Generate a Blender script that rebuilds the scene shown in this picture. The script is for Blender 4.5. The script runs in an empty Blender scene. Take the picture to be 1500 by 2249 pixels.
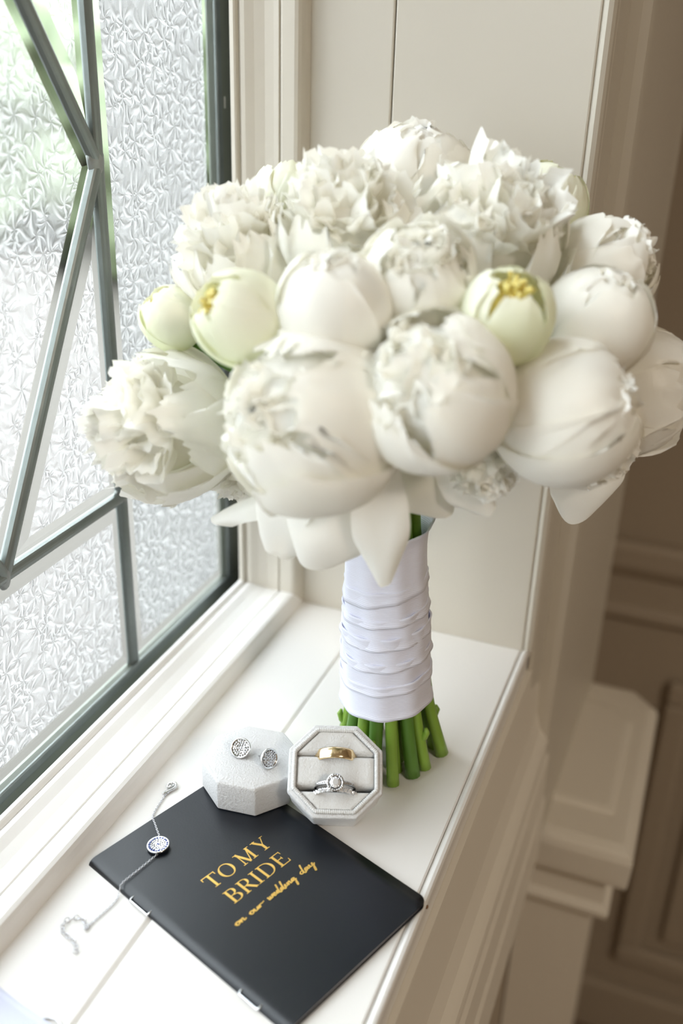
import bpy, bmesh, math, random
import numpy as np
from mathutils import Vector, Matrix
random.seed(7)
RNG = np.random.default_rng(7)
S = bpy.context.scene
COL = S.collection

# ------------------------------------------------------------------ camera
cam_d = bpy.data.cameras.new('camera')
cam_d.sensor_fit = 'VERTICAL'
cam_d.sensor_height = 36.0
cam_d.sensor_width = 24.0
cam_d.lens = 2184.0 / 2249.0 * 36.0
cam_d.clip_start = 0.02
cam_d.clip_end = 80
cam_d.dof.use_dof = True
cam_d.dof.focus_distance = 0.522
cam_d.dof.aperture_fstop = 4.3
cam = bpy.data.objects.new('camera', cam_d)
COL.objects.link(cam)
RGT = Vector((0.9308, 0.3644, 0.0277)).normalized()
FWD = Vector((-0.3188, 0.8467, -0.4259)).normalized()
UPV = RGT.cross(FWD).normalized()
RGT = FWD.cross(UPV)
CAM = Vector((0.0803, -0.5810, 0.3700))
m = Matrix((RGT, UPV, -FWD)).transposed().to_4x4()
m.translation = CAM
cam.matrix_world = m
S.camera = cam

# ------------------------------------------------------------------ sky, light, exposure
w = bpy.data.worlds.new('overcast_sky')
S.world = w
w.use_nodes = True
nt = w.node_tree
nt.nodes.clear()
out = nt.nodes.new('ShaderNodeOutputWorld')
bg = nt.nodes.new('ShaderNodeBackground')
geo = nt.nodes.new('ShaderNodeTexCoord')
sep = nt.nodes.new('ShaderNodeSeparateXYZ')
rmp = nt.nodes.new('ShaderNodeValToRGB')
rmp.color_ramp.elements[0].position = 0.0
rmp.color_ramp.elements[0].color = (0.50, 0.522, 0.56, 1)
rmp.color_ramp.elements[1].position = 1.0
rmp.color_ramp.elements[1].color = (0.96, 1.0, 1.08, 1)
nt.links.new(geo.outputs['Generated'], sep.inputs[0])
nt.links.new(sep.outputs['Z'], rmp.inputs[0])
nt.links.new(rmp.outputs[0], bg.inputs[0])
bg.inputs[1].default_value = 6.6
nt.links.new(bg.outputs[0], out.inputs[0])

def portal(loc, rot, sx, sy):
    d = bpy.data.lights.new('window_portal', 'AREA')
    d.shape = 'RECTANGLE'; d.size = sx; d.size_y = sy
    d.cycles.is_portal = True
    o = bpy.data.objects.new('window_portal', d)
    o.location = loc; o.rotation_euler = rot
    COL.objects.link(o)
# sky portals filling the window openings (they emit nothing themselves)
portal((-0.30, -1.08, 0.57), (0, math.radians(-90), 0), 1.22, 2.30)

# added warm fill disk under the ceiling, no fitting: lifts the dim room side
def room_fill():
    d = bpy.data.lights.new('room_fill_light', 'AREA')
    d.shape = 'DISK'; d.size = 0.5
    d.energy = 12.0; d.color = (1.0, 0.88, 0.74)
    o = bpy.data.objects.new('room_fill_light', d)
    o.location = (1.5, -1.3, 1.44)
    COL.objects.link(o)
room_fill()

vs = S.view_settings
S.display_settings.display_device = 'sRGB'
vs.view_transform = 'Standard'
vs.look = 'None'
vs.gamma = 1.0
vs.use_curve_mapping = False
vs.exposure = 1.03
cy = S.cycles
cy.max_bounces = 20
cy.diffuse_bounces = 14
cy.glossy_bounces = 4
cy.transmission_bounces = 8
cy.transparent_max_bounces = 16
cy.use_denoising = True
cy.sample_clamp_indirect = 6.0
cy.caustics_reflective = False
cy.caustics_refractive = False

# ------------------------------------------------------------------ materials
def new_mat(name):
    mt = bpy.data.materials.new(name)
    mt.use_nodes = True
    return mt, mt.node_tree, mt.node_tree.nodes['Principled BSDF'], mt.node_tree.nodes['Material Output']

def mat(name, color, rough=0.5, metal=0.0, bump=0.0, scale=200.0, var=0.0, vscale=None, spec=0.5, sheen=0.0, stretch=None, flat=None):
    mt, t, b, o = new_mat(name)
    b.inputs['Base Color'].default_value = (*color, 1)
    b.inputs['Roughness'].default_value = rough
    b.inputs['Metallic'].default_value = metal
    b.inputs['Specular IOR Level'].default_value = spec
    if sheen:
        b.inputs['Sheen Weight'].default_value = sheen
        b.inputs['Sheen Roughness'].default_value = 0.4
    tc = t.nodes.new('ShaderNodeTexCoord')
    src = tc.outputs['Object']
    if stretch:
        mp = t.nodes.new('ShaderNodeMapping')
        mp.inputs['Scale'].default_value = stretch
        t.links.new(src, mp.inputs[0]); src = mp.outputs[0]
    if bump:
        n = t.nodes.new('ShaderNodeTexNoise')
        n.inputs['Scale'].default_value = scale
        n.inputs['Detail'].default_value = 4
        t.links.new(src, n.inputs['Vector'])
        bp = t.nodes.new('ShaderNodeBump')
        bp.inputs['Strength'].default_value = bump
        bp.inputs['Distance'].default_value = 0.001
        t.links.new(n.outputs['Fac'], bp.inputs['Height'])
        t.links.new(bp.outputs[0], b.inputs['Normal'])
    if var:
        n2 = t.nodes.new('ShaderNodeTexNoise')
        n2.inputs['Scale'].default_value = vscale or scale * 0.2
        n2.inputs['Detail'].default_value = 3
        t.links.new(src, n2.inputs['Vector'])
        hs = t.nodes.new('ShaderNodeMix'); hs.data_type = 'RGBA'
        hs.inputs['A'].default_value = (*[c * (1 - var) for c in color], 1)
        hs.inputs['B'].default_value = (*[min(1, c * (1 + var)) for c in color], 1)
        t.links.new(n2.outputs['Fac'], hs.inputs['Factor'])
        t.links.new(hs.outputs['Result'], b.inputs['Base Color'])
    return mt

M_SILL = mat('white_gloss_paint', (0.80, 0.785, 0.76), 0.32, bump=0.08, scale=60, stretch=(1, 0.15, 1))
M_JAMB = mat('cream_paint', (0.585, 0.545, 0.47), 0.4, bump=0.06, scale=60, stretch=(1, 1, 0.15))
M_GAP = mat('dark_joint', (0.24, 0.20, 0.15), 0.9)
M_GASKET = mat('black_gasket', (0.012, 0.013, 0.012), 0.8, bump=0.3, scale=300)
M_SASH = mat('grey_sash_metal', (0.20, 0.22, 0.185), 0.5, 0.0, bump=0.1, scale=80, var=0.1)
M_LEAD = mat('lead_came', (0.19, 0.215, 0.21), 0.32, 0.25, bump=0.12, scale=150, var=0.18, vscale=60)
M_SOLDER = mat('solder', (0.27, 0.285, 0.28), 0.36, 0.3, bump=0.3, scale=200)
M_WALL = mat('beige_wall', (0.40, 0.335, 0.26), 0.7, bump=0.05, scale=40)
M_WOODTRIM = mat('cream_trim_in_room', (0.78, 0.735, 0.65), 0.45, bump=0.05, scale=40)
M_FLOOR = mat('brown_carpet', (0.23, 0.17, 0.12), 0.9, bump=0.4, scale=400, var=0.15)
M_CEIL = mat('ceiling_white', (0.80, 0.77, 0.70), 0.8)
M_VELVET = mat('white_velvet', (0.66, 0.66, 0.66), 0.85, bump=0.55, scale=900, var=0.04, vscale=120, sheen=0.35, spec=0.15)
M_PAD = mat('white_velvet_pad', (0.68, 0.675, 0.66), 0.85, bump=0.45, scale=900, var=0.03, vscale=120, sheen=0.35, spec=0.15)
M_CORD = mat('white_satin_cord', (0.68, 0.68, 0.67), 0.5, spec=0.4)
M_SILVER = mat('polished_silver', (0.74, 0.75, 0.76), 0.12, 1.0)
M_CHAIN = mat('silver_chain', (0.62, 0.62, 0.65), 0.22, 1.0)
M_GOLD = mat('polished_gold', (0.93, 0.74, 0.46), 0.14, 1.0)
M_FOIL = mat('gold_foil', (0.78, 0.50, 0.13), 0.38, 0.75, bump=0.2, scale=300)
M_DIAM = mat('diamond', (0.93, 0.935, 0.95), 0.05, 0.5, spec=1.0)
M_DIAMW = mat('pave_diamond', (0.66, 0.67, 0.69), 0.08, 0.75, spec=1.0)
M_SAPPH = mat('blue_stone', (0.03, 0.06, 0.28), 0.08, 0.0, spec=1.0)
M_COVER = mat('black_card_cover', (0.005, 0.007, 0.011), 0.34, bump=0.04, scale=900, spec=0.50)
M_PAGES = mat('white_page_block', (0.78, 0.76, 0.80), 0.7, bump=0.5, scale=900, stretch=(0.05, 0.05, 3))
M_STAPLE = mat('steel_staple', (0.80, 0.82, 0.84), 0.25, 1.0)
M_STEM = mat('green_stem', (0.215, 0.370, 0.045), 0.42, bump=0.2, scale=120, var=0.30, vscale=50, stretch=(1, 1, 0.12))
M_STEM2 = mat('deep_green_stem', (0.090, 0.210, 0.028), 0.42, bump=0.2, scale=120, var=0.30, vscale=50, stretch=(1, 1, 0.12))
M_CUT = mat('cut_stem_end', (0.42, 0.52, 0.20), 0.6, bump=0.3, scale=300)
M_CALYX = mat('calyx_green', (0.13, 0.25, 0.05), 0.5, var=0.2)
M_STAMEN = mat('yellow_stamens', (0.84, 0.72, 0.24), 0.6, var=0.2, vscale=200)
M_SATIN = mat('pale_lavender_satin', (0.56, 0.59, 0.72), 0.4, bump=0.1, scale=200)
M_CHIP = mat('bare_wood_chip', (0.20, 0.09, 0.03), 0.8)
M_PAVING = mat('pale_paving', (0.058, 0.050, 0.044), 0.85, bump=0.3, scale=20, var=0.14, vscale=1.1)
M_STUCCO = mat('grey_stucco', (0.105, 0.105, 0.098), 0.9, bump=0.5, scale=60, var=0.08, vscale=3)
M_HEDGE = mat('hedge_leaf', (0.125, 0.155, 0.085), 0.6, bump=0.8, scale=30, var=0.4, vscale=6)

def ribbon_mat():
    mt, t, b, o = new_mat('white_grosgrain_ribbon')
    b.inputs['Base Color'].default_value = (0.73, 0.745, 0.86, 1)
    b.inputs['Roughness'].default_value = 0.55
    b.inputs['Sheen Weight'].default_value = 0.25
    tc = t.nodes.new('ShaderNodeTexCoord')
    mp = t.nodes.new('ShaderNodeMapping')
    mp.inputs['Rotation'].default_value = (0.06, 0.03, 0)
    wv = t.nodes.new('ShaderNodeTexWave')
    wv.bands_direction = 'Z'
    wv.inputs['Scale'].default_value = 330
    wv.inputs['Distortion'].default_value = 0.6
    bp = t.nodes.new('ShaderNodeBump')
    bp.inputs['Strength'].default_value = 0.25
    bp.inputs['Distance'].default_value = 0.0004
    t.links.new(tc.outputs['Object'], mp.inputs[0])
    t.links.new(mp.outputs[0], wv.inputs['Vector'])
    t.links.new(wv.outputs['Fac'], bp.inputs['Height'])
    t.links.new(bp.outputs[0], b.inputs['Normal'])
    return mt
M_RIBBON = ribbon_mat()

def petal_mat(name, col, trans_col, tw=0.38, green=None):
    mt, t, b, o = new_mat(name)
    t.nodes.remove(b)
    tc = t.nodes.new('ShaderNodeTexCoord')
    n = t.nodes.new('ShaderNodeTexNoise')
    n.inputs['Scale'].default_value = 60
    n.inputs['Detail'].default_value = 4
    t.links.new(tc.outputs['Object'], n.inputs['Vector'])
    bp = t.nodes.new('ShaderNodeBump')
    bp.inputs['Strength'].default_value = 0.22
    bp.inputs['Distance'].default_value = 0.003
    t.links.new(n.outputs['Fac'], bp.inputs['Height'])
    d = t.nodes.new('ShaderNodeBsdfDiffuse')
    tr = t.nodes.new('ShaderNodeBsdfTranslucent')
    gl = t.nodes.new('ShaderNodeBsdfGlossy')
    gl.inputs['Roughness'].default_value = 0.42
    gl.inputs['Color'].default_value = (1, 1, 1, 1)
    for s in (d, tr, gl):
        t.links.new(bp.outputs[0], s.inputs['Normal'])
    d.inputs['Color'].default_value = (*col, 1)
    tr.inputs['Color'].default_value = (*trans_col, 1)
    if green:
        n2 = t.nodes.new('ShaderNodeTexNoise')
        n2.inputs['Scale'].default_value = 22
        n2.inputs['Detail'].default_value = 1
        t.links.new(tc.outputs['Object'], n2.inputs['Vector'])
        mr = t.nodes.new('ShaderNodeMapRange')
        mr.inputs['From Min'].default_value = 0.35; mr.inputs['From Max'].default_value = 0.65
        t.links.new(n2.outputs['Fac'], mr.inputs['Value'])
        mx = t.nodes.new('ShaderNodeMix'); mx.data_type = 'RGBA'
        mx.inputs['A'].default_value = (*col, 1); mx.inputs['B'].default_value = (*green, 1)
        t.links.new(mr.outputs[0], mx.inputs['Factor'])
        t.links.new(mx.outputs['Result'], d.inputs['Color'])
    m1 = t.nodes.new('ShaderNodeMixShader'); m1.inputs[0].default_value = tw
    t.links.new(d.outputs[0], m1.inputs[1]); t.links.new(tr.outputs[0], m1.inputs[2])
    m2 = t.nodes.new('ShaderNodeMixShader'); m2.inputs[0].default_value = 0.035
    t.links.new(m1.outputs[0], m2.inputs[1]); t.links.new(gl.outputs[0], m2.inputs[2])
    t.links.new(m2.outputs[0], o.inputs[0])
    return mt
M_PETAL = petal_mat('white_petal', (0.98, 0.97, 0.922), (0.985, 0.96, 0.86), 0.26)
M_PETAL_G = petal_mat('greenish_petal', (0.955, 0.955, 0.85), (0.95, 0.955, 0.78), 0.26, green=(0.885, 0.92, 0.70))
M_RUFFLE = petal_mat('ruffled_petal', (0.98, 0.972, 0.935), (0.985, 0.97, 0.89), 0.30)

# clear glass with a Fresnel mirror on it; the bevels bend the view like a prism
def clear_glass(name, prism=False):
    mt, t, b, o = new_mat(name)
    t.nodes.remove(b)
    tp = t.nodes.new('ShaderNodeBsdfTransparent'); tp.inputs[0].default_value = (0.90, 0.925, 0.91, 1)
    if prism:
        tp = t.nodes.new('ShaderNodeBsdfRefraction'); tp.inputs['Color'].default_value = (0.84, 0.87, 0.83, 1)
        tp.inputs['IOR'].default_value = 1.28; tp.inputs['Roughness'].default_value = 0.03
    gl = t.nodes.new('ShaderNodeBsdfGlossy'); gl.inputs['Roughness'].default_value = 0.04
    lw = t.nodes.new('ShaderNodeLayerWeight'); lw.inputs[0].default_value = 0.5
    pw = t.nodes.new('ShaderNodeMath'); pw.operation = 'POWER'; pw.inputs[1].default_value = 5.0
    t.links.new(lw.outputs['Facing'], pw.inputs[0])
    fr = t.nodes.new('ShaderNodeMath'); fr.operation = 'MULTIPLY_ADD'; fr.inputs[1].default_value = 0.9; fr.inputs[2].default_value = 0.035
    t.links.new(pw.outputs[0], fr.inputs[0])
    mx = t.nodes.new('ShaderNodeMixShader')
    t.links.new(fr.outputs[0], mx.inputs[0]); t.links.new(tp.outputs[0], mx.inputs[1]); t.links.new(gl.outputs[0], mx.inputs[2])
    t.links.new(mx.outputs[0], o.inputs[0])
    return mt
def glass_mats():
    clear = clear_glass('clear_glass')
    # glue-chip textured glass: leaf-burst relief that scatters light, clear between
    mt, t, b, o = new_mat('leaf_textured_glass')
    t.nodes.remove(b)
    tc = t.nodes.new('ShaderNodeTexCoord')
    def node(k, **kw):
        n = t.nodes.new(k)
        for a, v in kw.items(): setattr(n, a, v)
        return n
    def math_(op, a, b=None, c=None):
        n = node('ShaderNodeMath', operation=op)
        for i, v in enumerate((a, b, c)):
            if v is None: continue
            if isinstance(v, (int, float)): n.inputs[i].default_value = v
            else: t.links.new(v, n.inputs[i])
        return n.outputs[0]
    sx = node('ShaderNodeSeparateXYZ'); t.links.new(tc.outputs['Object'], sx.inputs[0])
    cb = node('ShaderNodeCombineXYZ')
    t.links.new(sx.outputs['Y'], cb.inputs[0]); t.links.new(sx.outputs['Z'], cb.inputs[1])
    ns = node('ShaderNodeTexNoise'); ns.inputs['Scale'].default_value = 55; ns.inputs['Detail'].default_value = 2.5
    t.links.new(cb.outputs[0], ns.inputs['Vector'])
    def burst(scale, lobes, seed):
        off = node('ShaderNodeVectorMath', operation='ADD'); off.inputs[1].default_value = (seed, seed * 1.7, 0)
        t.links.new(cb.outputs[0], off.inputs[0])
        wob = node('ShaderNodeVectorMath', operation='SCALE'); wob.inputs['Scale'].default_value = 0.009
        t.links.new(ns.outputs['Color'], wob.inputs[0])
        ad = node('ShaderNodeVectorMath', operation='ADD')
        t.links.new(off.outputs[0], ad.inputs[0]); t.links.new(wob.outputs[0], ad.inputs[1])
        vo = node('ShaderNodeTexVoronoi', voronoi_dimensions='2D'); vo.inputs['Scale'].default_value = scale
        t.links.new(ad.outputs[0], vo.inputs['Vector'])
        # 'Position' is returned in texture space divided by scale
        sb = node('ShaderNodeVectorMath', operation='SUBTRACT')
        t.links.new(ad.outputs[0], sb.inputs[0]); t.links.new(vo.outputs['Position'], sb.inputs[1])
        s2 = node('ShaderNodeSeparateXYZ'); t.links.new(sb.outputs[0], s2.inputs[0])
        ang = math_('ARCTAN2', s2.outputs[1], s2.outputs[0])
        swirl = math_('MULTIPLY', vo.outputs['Distance'], 4.0)
        ray = math_('SINE', math_('ADD', math_('MULTIPLY_ADD', ang, float(lobes), swirl), math_('MULTIPLY', ns.outputs['Fac'], 4.5)))
        h = math_('SUBTRACT', ray, math_('MULTIPLY', vo.outputs['Distance'], 1.7))
        return h
    h1 = burst(50, 6, 0.3); h2 = burst(84, 5, 1.9)
    h = math_('MAXIMUM', h1, h2)
    mr = node('ShaderNodeMapRange', interpolation_type='SMOOTHSTEP')
    mr.inputs['From Min'].default_value = -0.30; mr.inputs['From Max'].default_value = 0.50
    mr.inputs['To Min'].default_value = 0.38; mr.inputs['To Max'].default_value = 0.72
    t.links.new(h, mr.inputs['Value'])
    bp = node('ShaderNodeBump'); bp.inputs['Strength'].default_value = 0.6; bp.inputs['Distance'].default_value = 0.001
    t.links.new(h, bp.inputs['Height'])
    tp = node('ShaderNodeBsdfTransparent'); tp.inputs[0].default_value = (0.955, 0.963, 0.958, 1)
    tl = node('ShaderNodeBsdfTranslucent'); tl.inputs[0].default_value = (0.55, 0.555, 0.54, 1)
    df = node('ShaderNodeBsdfDiffuse'); df.inputs[0].default_value = (0.56, 0.565, 0.555, 1)
    gl = node('ShaderNodeBsdfGlossy'); gl.inputs['Roughness'].default_value = 0.12
    for s in (tl, df, gl): t.links.new(bp.outputs[0], s.inputs['Normal'])
    a = node('ShaderNodeMixShader'); a.inputs[0].default_value = 0.45
    t.links.new(tl.outputs[0], a.inputs[1]); t.links.new(df.outputs[0], a.inputs[2])
    c = node('ShaderNodeMixShader')
    t.links.new(mr.outputs[0], c.inputs[0]); t.links.new(tp.outputs[0], c.inputs[1]); t.links.new(a.outputs[0], c.inputs[2])
    lw = node('ShaderNodeLayerWeight'); lw.inputs[0].default_value = 0.5
    t.links.new(bp.outputs[0], lw.inputs['Normal'])
    fr = math_('MULTIPLY_ADD', math_('POWER', lw.outputs['Facing'], 5.0), 0.6, 0.03)
    e = node('ShaderNodeMixShader')
    t.links.new(fr, e.inputs[0]); t.links.new(c.outputs[0], e.inputs[1]); t.links.new(gl.outputs[0], e.inputs[2])
    t.links.new(e.outputs[0], o.inputs[0])
    return clear, mt
M_CLEAR, M_FROST = glass_mats()
M_PRISM = clear_glass('bevelled_glass', True)

# ------------------------------------------------------------------ mesh helpers
def obj(name, verts, faces, material, parent=None, smooth=False, loc=None, mats=None, fmat=None):
    me = bpy.data.meshes.new(name)
    me.from_pydata([tuple(v) for v in verts], [], [tuple(f) for f in faces])
    for x in (mats or [material]): me.materials.append(x)
    if fmat is not None: me.polygons.foreach_set('material_index', fmat)
    if smooth: me.polygons.foreach_set('use_smooth', [True] * len(me.polygons))
    me.update()
    o = bpy.data.objects.new(name, me)
    COL.objects.link(o)
    if parent is not None: o.parent = parent
    if loc is not None: o.location = loc
    return o

def from_bm(name, bm, material, parent=None, smooth=False, loc=None):
    bmesh.ops.recalc_face_normals(bm, faces=bm.faces)
    me = bpy.data.meshes.new(name)
    bm.to_mesh(me); bm.free()
    me.materials.append(material)
    if smooth: me.polygons.foreach_set('use_smooth', [True] * len(me.polygons))
    o = bpy.data.objects.new(name, me)
    COL.objects.link(o)
    if parent is not None: o.parent = parent
    if loc is not None: o.location = loc
    return o

def add_box(bm, lo, hi, bev=0.0, seg=2, matrix=None):
    r = bmesh.ops.create_cube(bm, size=1.0)
    vs_ = r['verts']
    lo = Vector(lo); hi = Vector(hi)
    for v in vs_:
        v.co = Vector(((v.co.x + .5) * (hi.x - lo.x) + lo.x, (v.co.y + .5) * (hi.y - lo.y) + lo.y, (v.co.z + .5) * (hi.z - lo.z) + lo.z))
    if bev:
        es = list({e for v in vs_ for e in v.link_edges})
        rb = bmesh.ops.bevel(bm, geom=es, offset=bev, segments=seg, affect='EDGES', profile=0.5)
        vs_ = list({v for f in rb['faces'] for v in f.verts} | {v for v in vs_ if v.is_valid})
    if matrix is not None:
        for v in vs_: v.co = matrix @ v.co

def box(name, lo, hi, material, parent=None, bev=0.0):
    bm = bmesh.new(); add_box(bm, lo, hi, bev)
    return from_bm(name, bm, material, parent)

def empty(name, loc=(0, 0, 0), parent=None):
    o = bpy.data.objects.new(name, None)
    o.empty_display_size = 0.02
    o.location = loc
    COL.objects.link(o)
    if parent is not None: o.parent = parent
    return o

def tag(o, label=None, cat=None, group=None, kind=None):
    if label: o['label'] = label
    if cat: o['category'] = cat
    if group: o['group'] = group
    if kind: o['kind'] = kind
    return o

def structure(o, label=None):
    o['kind'] = 'structure'
    if label: o['label'] = label
    return o

def grid_faces(nv, nu, off=0, close_u=False):
    f = []
    for i in range(nv - 1):
        for j in range(nu if close_u else nu - 1):
            k = (j + 1) % nu
            f.append((off + i * nu + j, off + i * nu + k, off + (i + 1) * nu + k, off + (i + 1) * nu + j))
    return f

def extrude_profile(name, prof, axis, a, b, material, parent=None, close=True, smooth=False):
    """prof: list of 3-vectors of the profile; swept from a to b along axis (0,1,2)."""
    n = len(prof); V = []
    for t in (a, b):
        for p_ in prof:
            q = list(p_); q[axis] = t; V.append(q)
    F = []
    for i in range(n if close else n - 1):
        j = (i + 1) % n
        F.append((i, j, n + j, n + i))
    if close:
        F.append(tuple(range(n - 1, -1, -1))); F.append(tuple(range(n, 2 * n)))
    bm = bmesh.new()
    bv = [bm.verts.new(v) for v in V]
    for f in F: bm.faces.new([bv[i] for i in f])
    return from_bm(name, bm, material, parent, smooth)

def tube_arrays(pts, radii, sides=8, cap=True, off=0):
    pts = [Vector(p_) for p_ in pts]; n = len(pts)
    V = []; F = []
    ref = Vector((0.3, 0.2, 0.9))
    t0 = (pts[1] - pts[0]).normalized()
    nrm = ref.cross(t0)
    if nrm.length < 1e-4: nrm = Vector((1, 0, 0)).cross(t0)
    nrm.normalize()
    for i in range(n):
        t = (pts[min(i + 1, n - 1)] - pts[max(i - 1, 0)]).normalized()
        nrm = (nrm - t * nrm.dot(t)).normalized()
        bn = t.cross(nrm)
        r = radii[i] if hasattr(radii, '__len__') else radii
        for k in range(sides):
            a = 2 * math.pi * k / sides
            V.append(pts[i] + (nrm * math.cos(a) + bn * math.sin(a)) * r)
    F = grid_faces(n, sides, off, True)
    if cap:
        F.append(tuple(off + k for k in range(sides - 1, -1, -1)))
        F.append(tuple(off + (n - 1) * sides + k for k in range(sides)))
    return V, F

def tube(name, pts, radii, material, parent=None, sides=8, loc=None):
    V, F = tube_arrays(pts, radii, sides)
    return obj(name, V, F, material, parent, True, loc)

def catmull(P, per=6):
    P = [np.array(p_, float) for p_ in P]
    Q = [2 * P[0] - P[1]] + P + [2 * P[-1] - P[-2]]
    o = []
    for i in range(1, len(Q) - 2):
        for k in range(per):
            t = k / per
            o.append(0.5 * (2 * Q[i] + (Q[i + 1] - Q[i - 1]) * t + (2 * Q[i - 1] - 5 * Q[i] + 4 * Q[i + 1] - Q[i + 2]) * t * t + (3 * Q[i] - Q[i - 1] - 3 * Q[i + 1] + Q[i + 2]) * t ** 3))
    o.append(P[-1])
    return o

def lathe_arrays(prof, seg=24, off=0):
    V = []
    for r, z in prof:
        for k in range(seg):
            a = 2 * math.pi * k / seg
            V.append((r * math.cos(a), r * math.sin(a), z))
    F = grid_faces(len(prof), seg, off, True)
    return V, F

# ================================================================== SETTING
SILL_Y0, SILL_Y1 = -2.20, 0.0
GLX = -0.238                      # glass plane

# --- room shell
structure(box('floor', (-0.26, -2.6, -1.15), (3.0, 0.75, -1.05), M_FLOOR))
structure(box('ceiling', (-0.40, -2.6, 1.45), (3.0, 0.75, 1.55), M_CEIL))
structure(box('wall_right', (3.0, -2.6, -1.05), (3.1, 0.75, 1.45), M_WALL))
structure(box('wall_front', (-0.26, -2.7, -1.05), (3.0, -2.6, 1.45), M_WALL))
wl = structure(empty('wall_left'))
box('wall_below_window', (-0.26, -2.24, -1.05), (-0.035, 0.02, -0.05), M_WALL, wl)
box('wall_beside_window', (-0.2325, 0.0405, -1.05), (-0.0005, 0.62, 1.45), M_WALL, wl)
box('wall_near_side', (-0.26, -2.6, -1.05), (-0.0005, -2.22, 1.45), M_WALL, wl)
box('wall_above_window', (-0.26, -2.22, 1.15), (-0.0005, 0.02, 1.45), M_JAMB, wl)
wb = structure(empty('wall_back'))
box('plaster', (-0.26, 0.62, -1.05), (3.0, 0.72, 1.45), M_WALL, wb)
extrude_profile('dado_rail', [(0, .62, -.190), (0, .602, -.190), (0, .596, -.198), (0, .596, -.222), (0, .604, -.236), (0, .612, -.243), (0, .612, -.285), (0, .606, -.292), (0, .606, -.300), (0, .613, -.308), (0, .62, -.310)], 0, 0.0, 3.0, M_WALL, wb)
def panel_moulding(x0, x1, z0, z1):
    f = empty('wainscot_panel', (0, 0, 0), wb)
    wth = 0.034
    bm = bmesh.new()
    add_box(bm, (x0, .604, z1 - wth), (x1, .6195, z1), .006)
    add_box(bm, (x0, .604, z0), (x1, .6195, z0 + wth), .006)
    add_box(bm, (x0, .604, z0 + wth), (x0 + wth, .6195, z1 - wth), .006)
    add_box(bm, (x1 - wth, .604, z0 + wth), (x1, .6195, z1 - wth), .006)
    from_bm('panel_moulding', bm, M_WALL, f)
    box('raised_field', (x0 + .06, .610, z0 + .06), (x1 - .06, .6195, z1 - .06), M_WALL, f, .005)
for i in range(4):
    panel_moulding(0.105 + i * 0.62, 0.105 + i * 0.62 + 0.54, -0.90, -0.385)
structure(box('baseboard_back', (-0.03, .600, -1.05), (3.0, .6195, -0.955), M_WALL, None, .004))

# --- window stool: two planks and a beaded nosing
sill = structure(empty('trim_1'), 'white painted window sill of two planks with a beaded front edge')
extrude_profile('plank', [(x, 0, z) for x, z in ((-.2095, -.022), (-.2095, 0), (-.1180, 0), (-.1172, -.0003), (-.1158, -.0016), (-.1158, -.022))], 1, SILL_Y0, -.0004, M_SILL, sill)
extrude_profile('plank', [(x, 0, z) for x, z in ((-.1154, -.022), (-.1154, -.0013), (-.1150, -.0003), (-.1144, 0), (-.0062, 0), (-.0054, -.0006), (-.0052, -.022))], 1, SILL_Y0, -.0004, M_SILL, sill)
box('joint', (-0.1165, SILL_Y0, -0.020), (-0.1148, -0.0006, -0.0030), M_GAP, sill)
extrude_profile('edge_bead', [(x, 0, z) for x, z in ((-.0051, -.022), (-.0051, -.0016), (-.0044, -.0014), (-.0036, -.0004), (-.0022, 0.0), (-.0008, -.0006), (0.0, -.0022), (.0002, -.006), (-.0004, -.0095), (-.0012, -.0105), (-.0012, -.022))], 1, SILL_Y0, 0.012, M_SILL, sill)
bm = bmesh.new(); bmesh.ops.create_icosphere(bm, subdivisions=1, radius=0.0011)
for v in bm.verts: v.co = Vector((v.co.x * .7 + .0003, v.co.y * 1.2 - .2359, v.co.z * .8 - .0030))
from_bm('paint_chip', bm, M_CHIP, sill)

# --- moulding stop running along the sill and up the jamb
def stop_prof(h_axis):
    P = [(-.2105, -.034), (-.2105, .0150), (-.2098, .0164), (-.2072, .0168), (-.2062, .0160), (-.2056, .0134), (-.2046, .0136), (-.2036, .0152),
         (-.2010, .0150), (-.1960, .0128), (-.1900, .0112), (-.1845, .0110), (-.1812, .0113), (-.1805, .0092), (-.1798, .0112), (-.1785, .0120),
         (-.1710, .0120), (-.1690, .0112), (-.1678, .0090), (-.1672, .0050), (-.1660, -.0002), (-.1660, -.034)]
    return P
structure(extrude_profile('trim_2', [(x, 0, z) for x, z in stop_prof(0)], 1, SILL_Y0, 0.02, M_SILL, None), 'white stepped moulding along the foot of the window')
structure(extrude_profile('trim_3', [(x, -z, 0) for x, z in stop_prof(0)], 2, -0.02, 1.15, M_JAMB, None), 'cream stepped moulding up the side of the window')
# --- jamb lining: two upright planks
jl = structure(empty('wall_end'), 'cream panelled window reveal of two upright boards')
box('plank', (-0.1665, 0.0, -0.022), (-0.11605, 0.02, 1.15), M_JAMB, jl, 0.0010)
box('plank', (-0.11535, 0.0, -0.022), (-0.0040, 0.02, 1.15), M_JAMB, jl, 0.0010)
box('joint', (-0.118, 0.0022, -0.02), (-0.113, 0.019, 1.15), M_GAP, jl)
extrude_profile('edge_bead', [(x, y, 0) for x, y in ((-.0042, .02), (-.0042, .0016), (-.0034, .0010), (-.0026, .0002), (-.0008, -.0002), (.0016, .0012), (.0030, .0040), (.0034, .0080), (.0030, .0115), (.0012, .0125), (.0004, .02))], 2, 0.0, 1.15, M_JAMB, jl)
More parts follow.
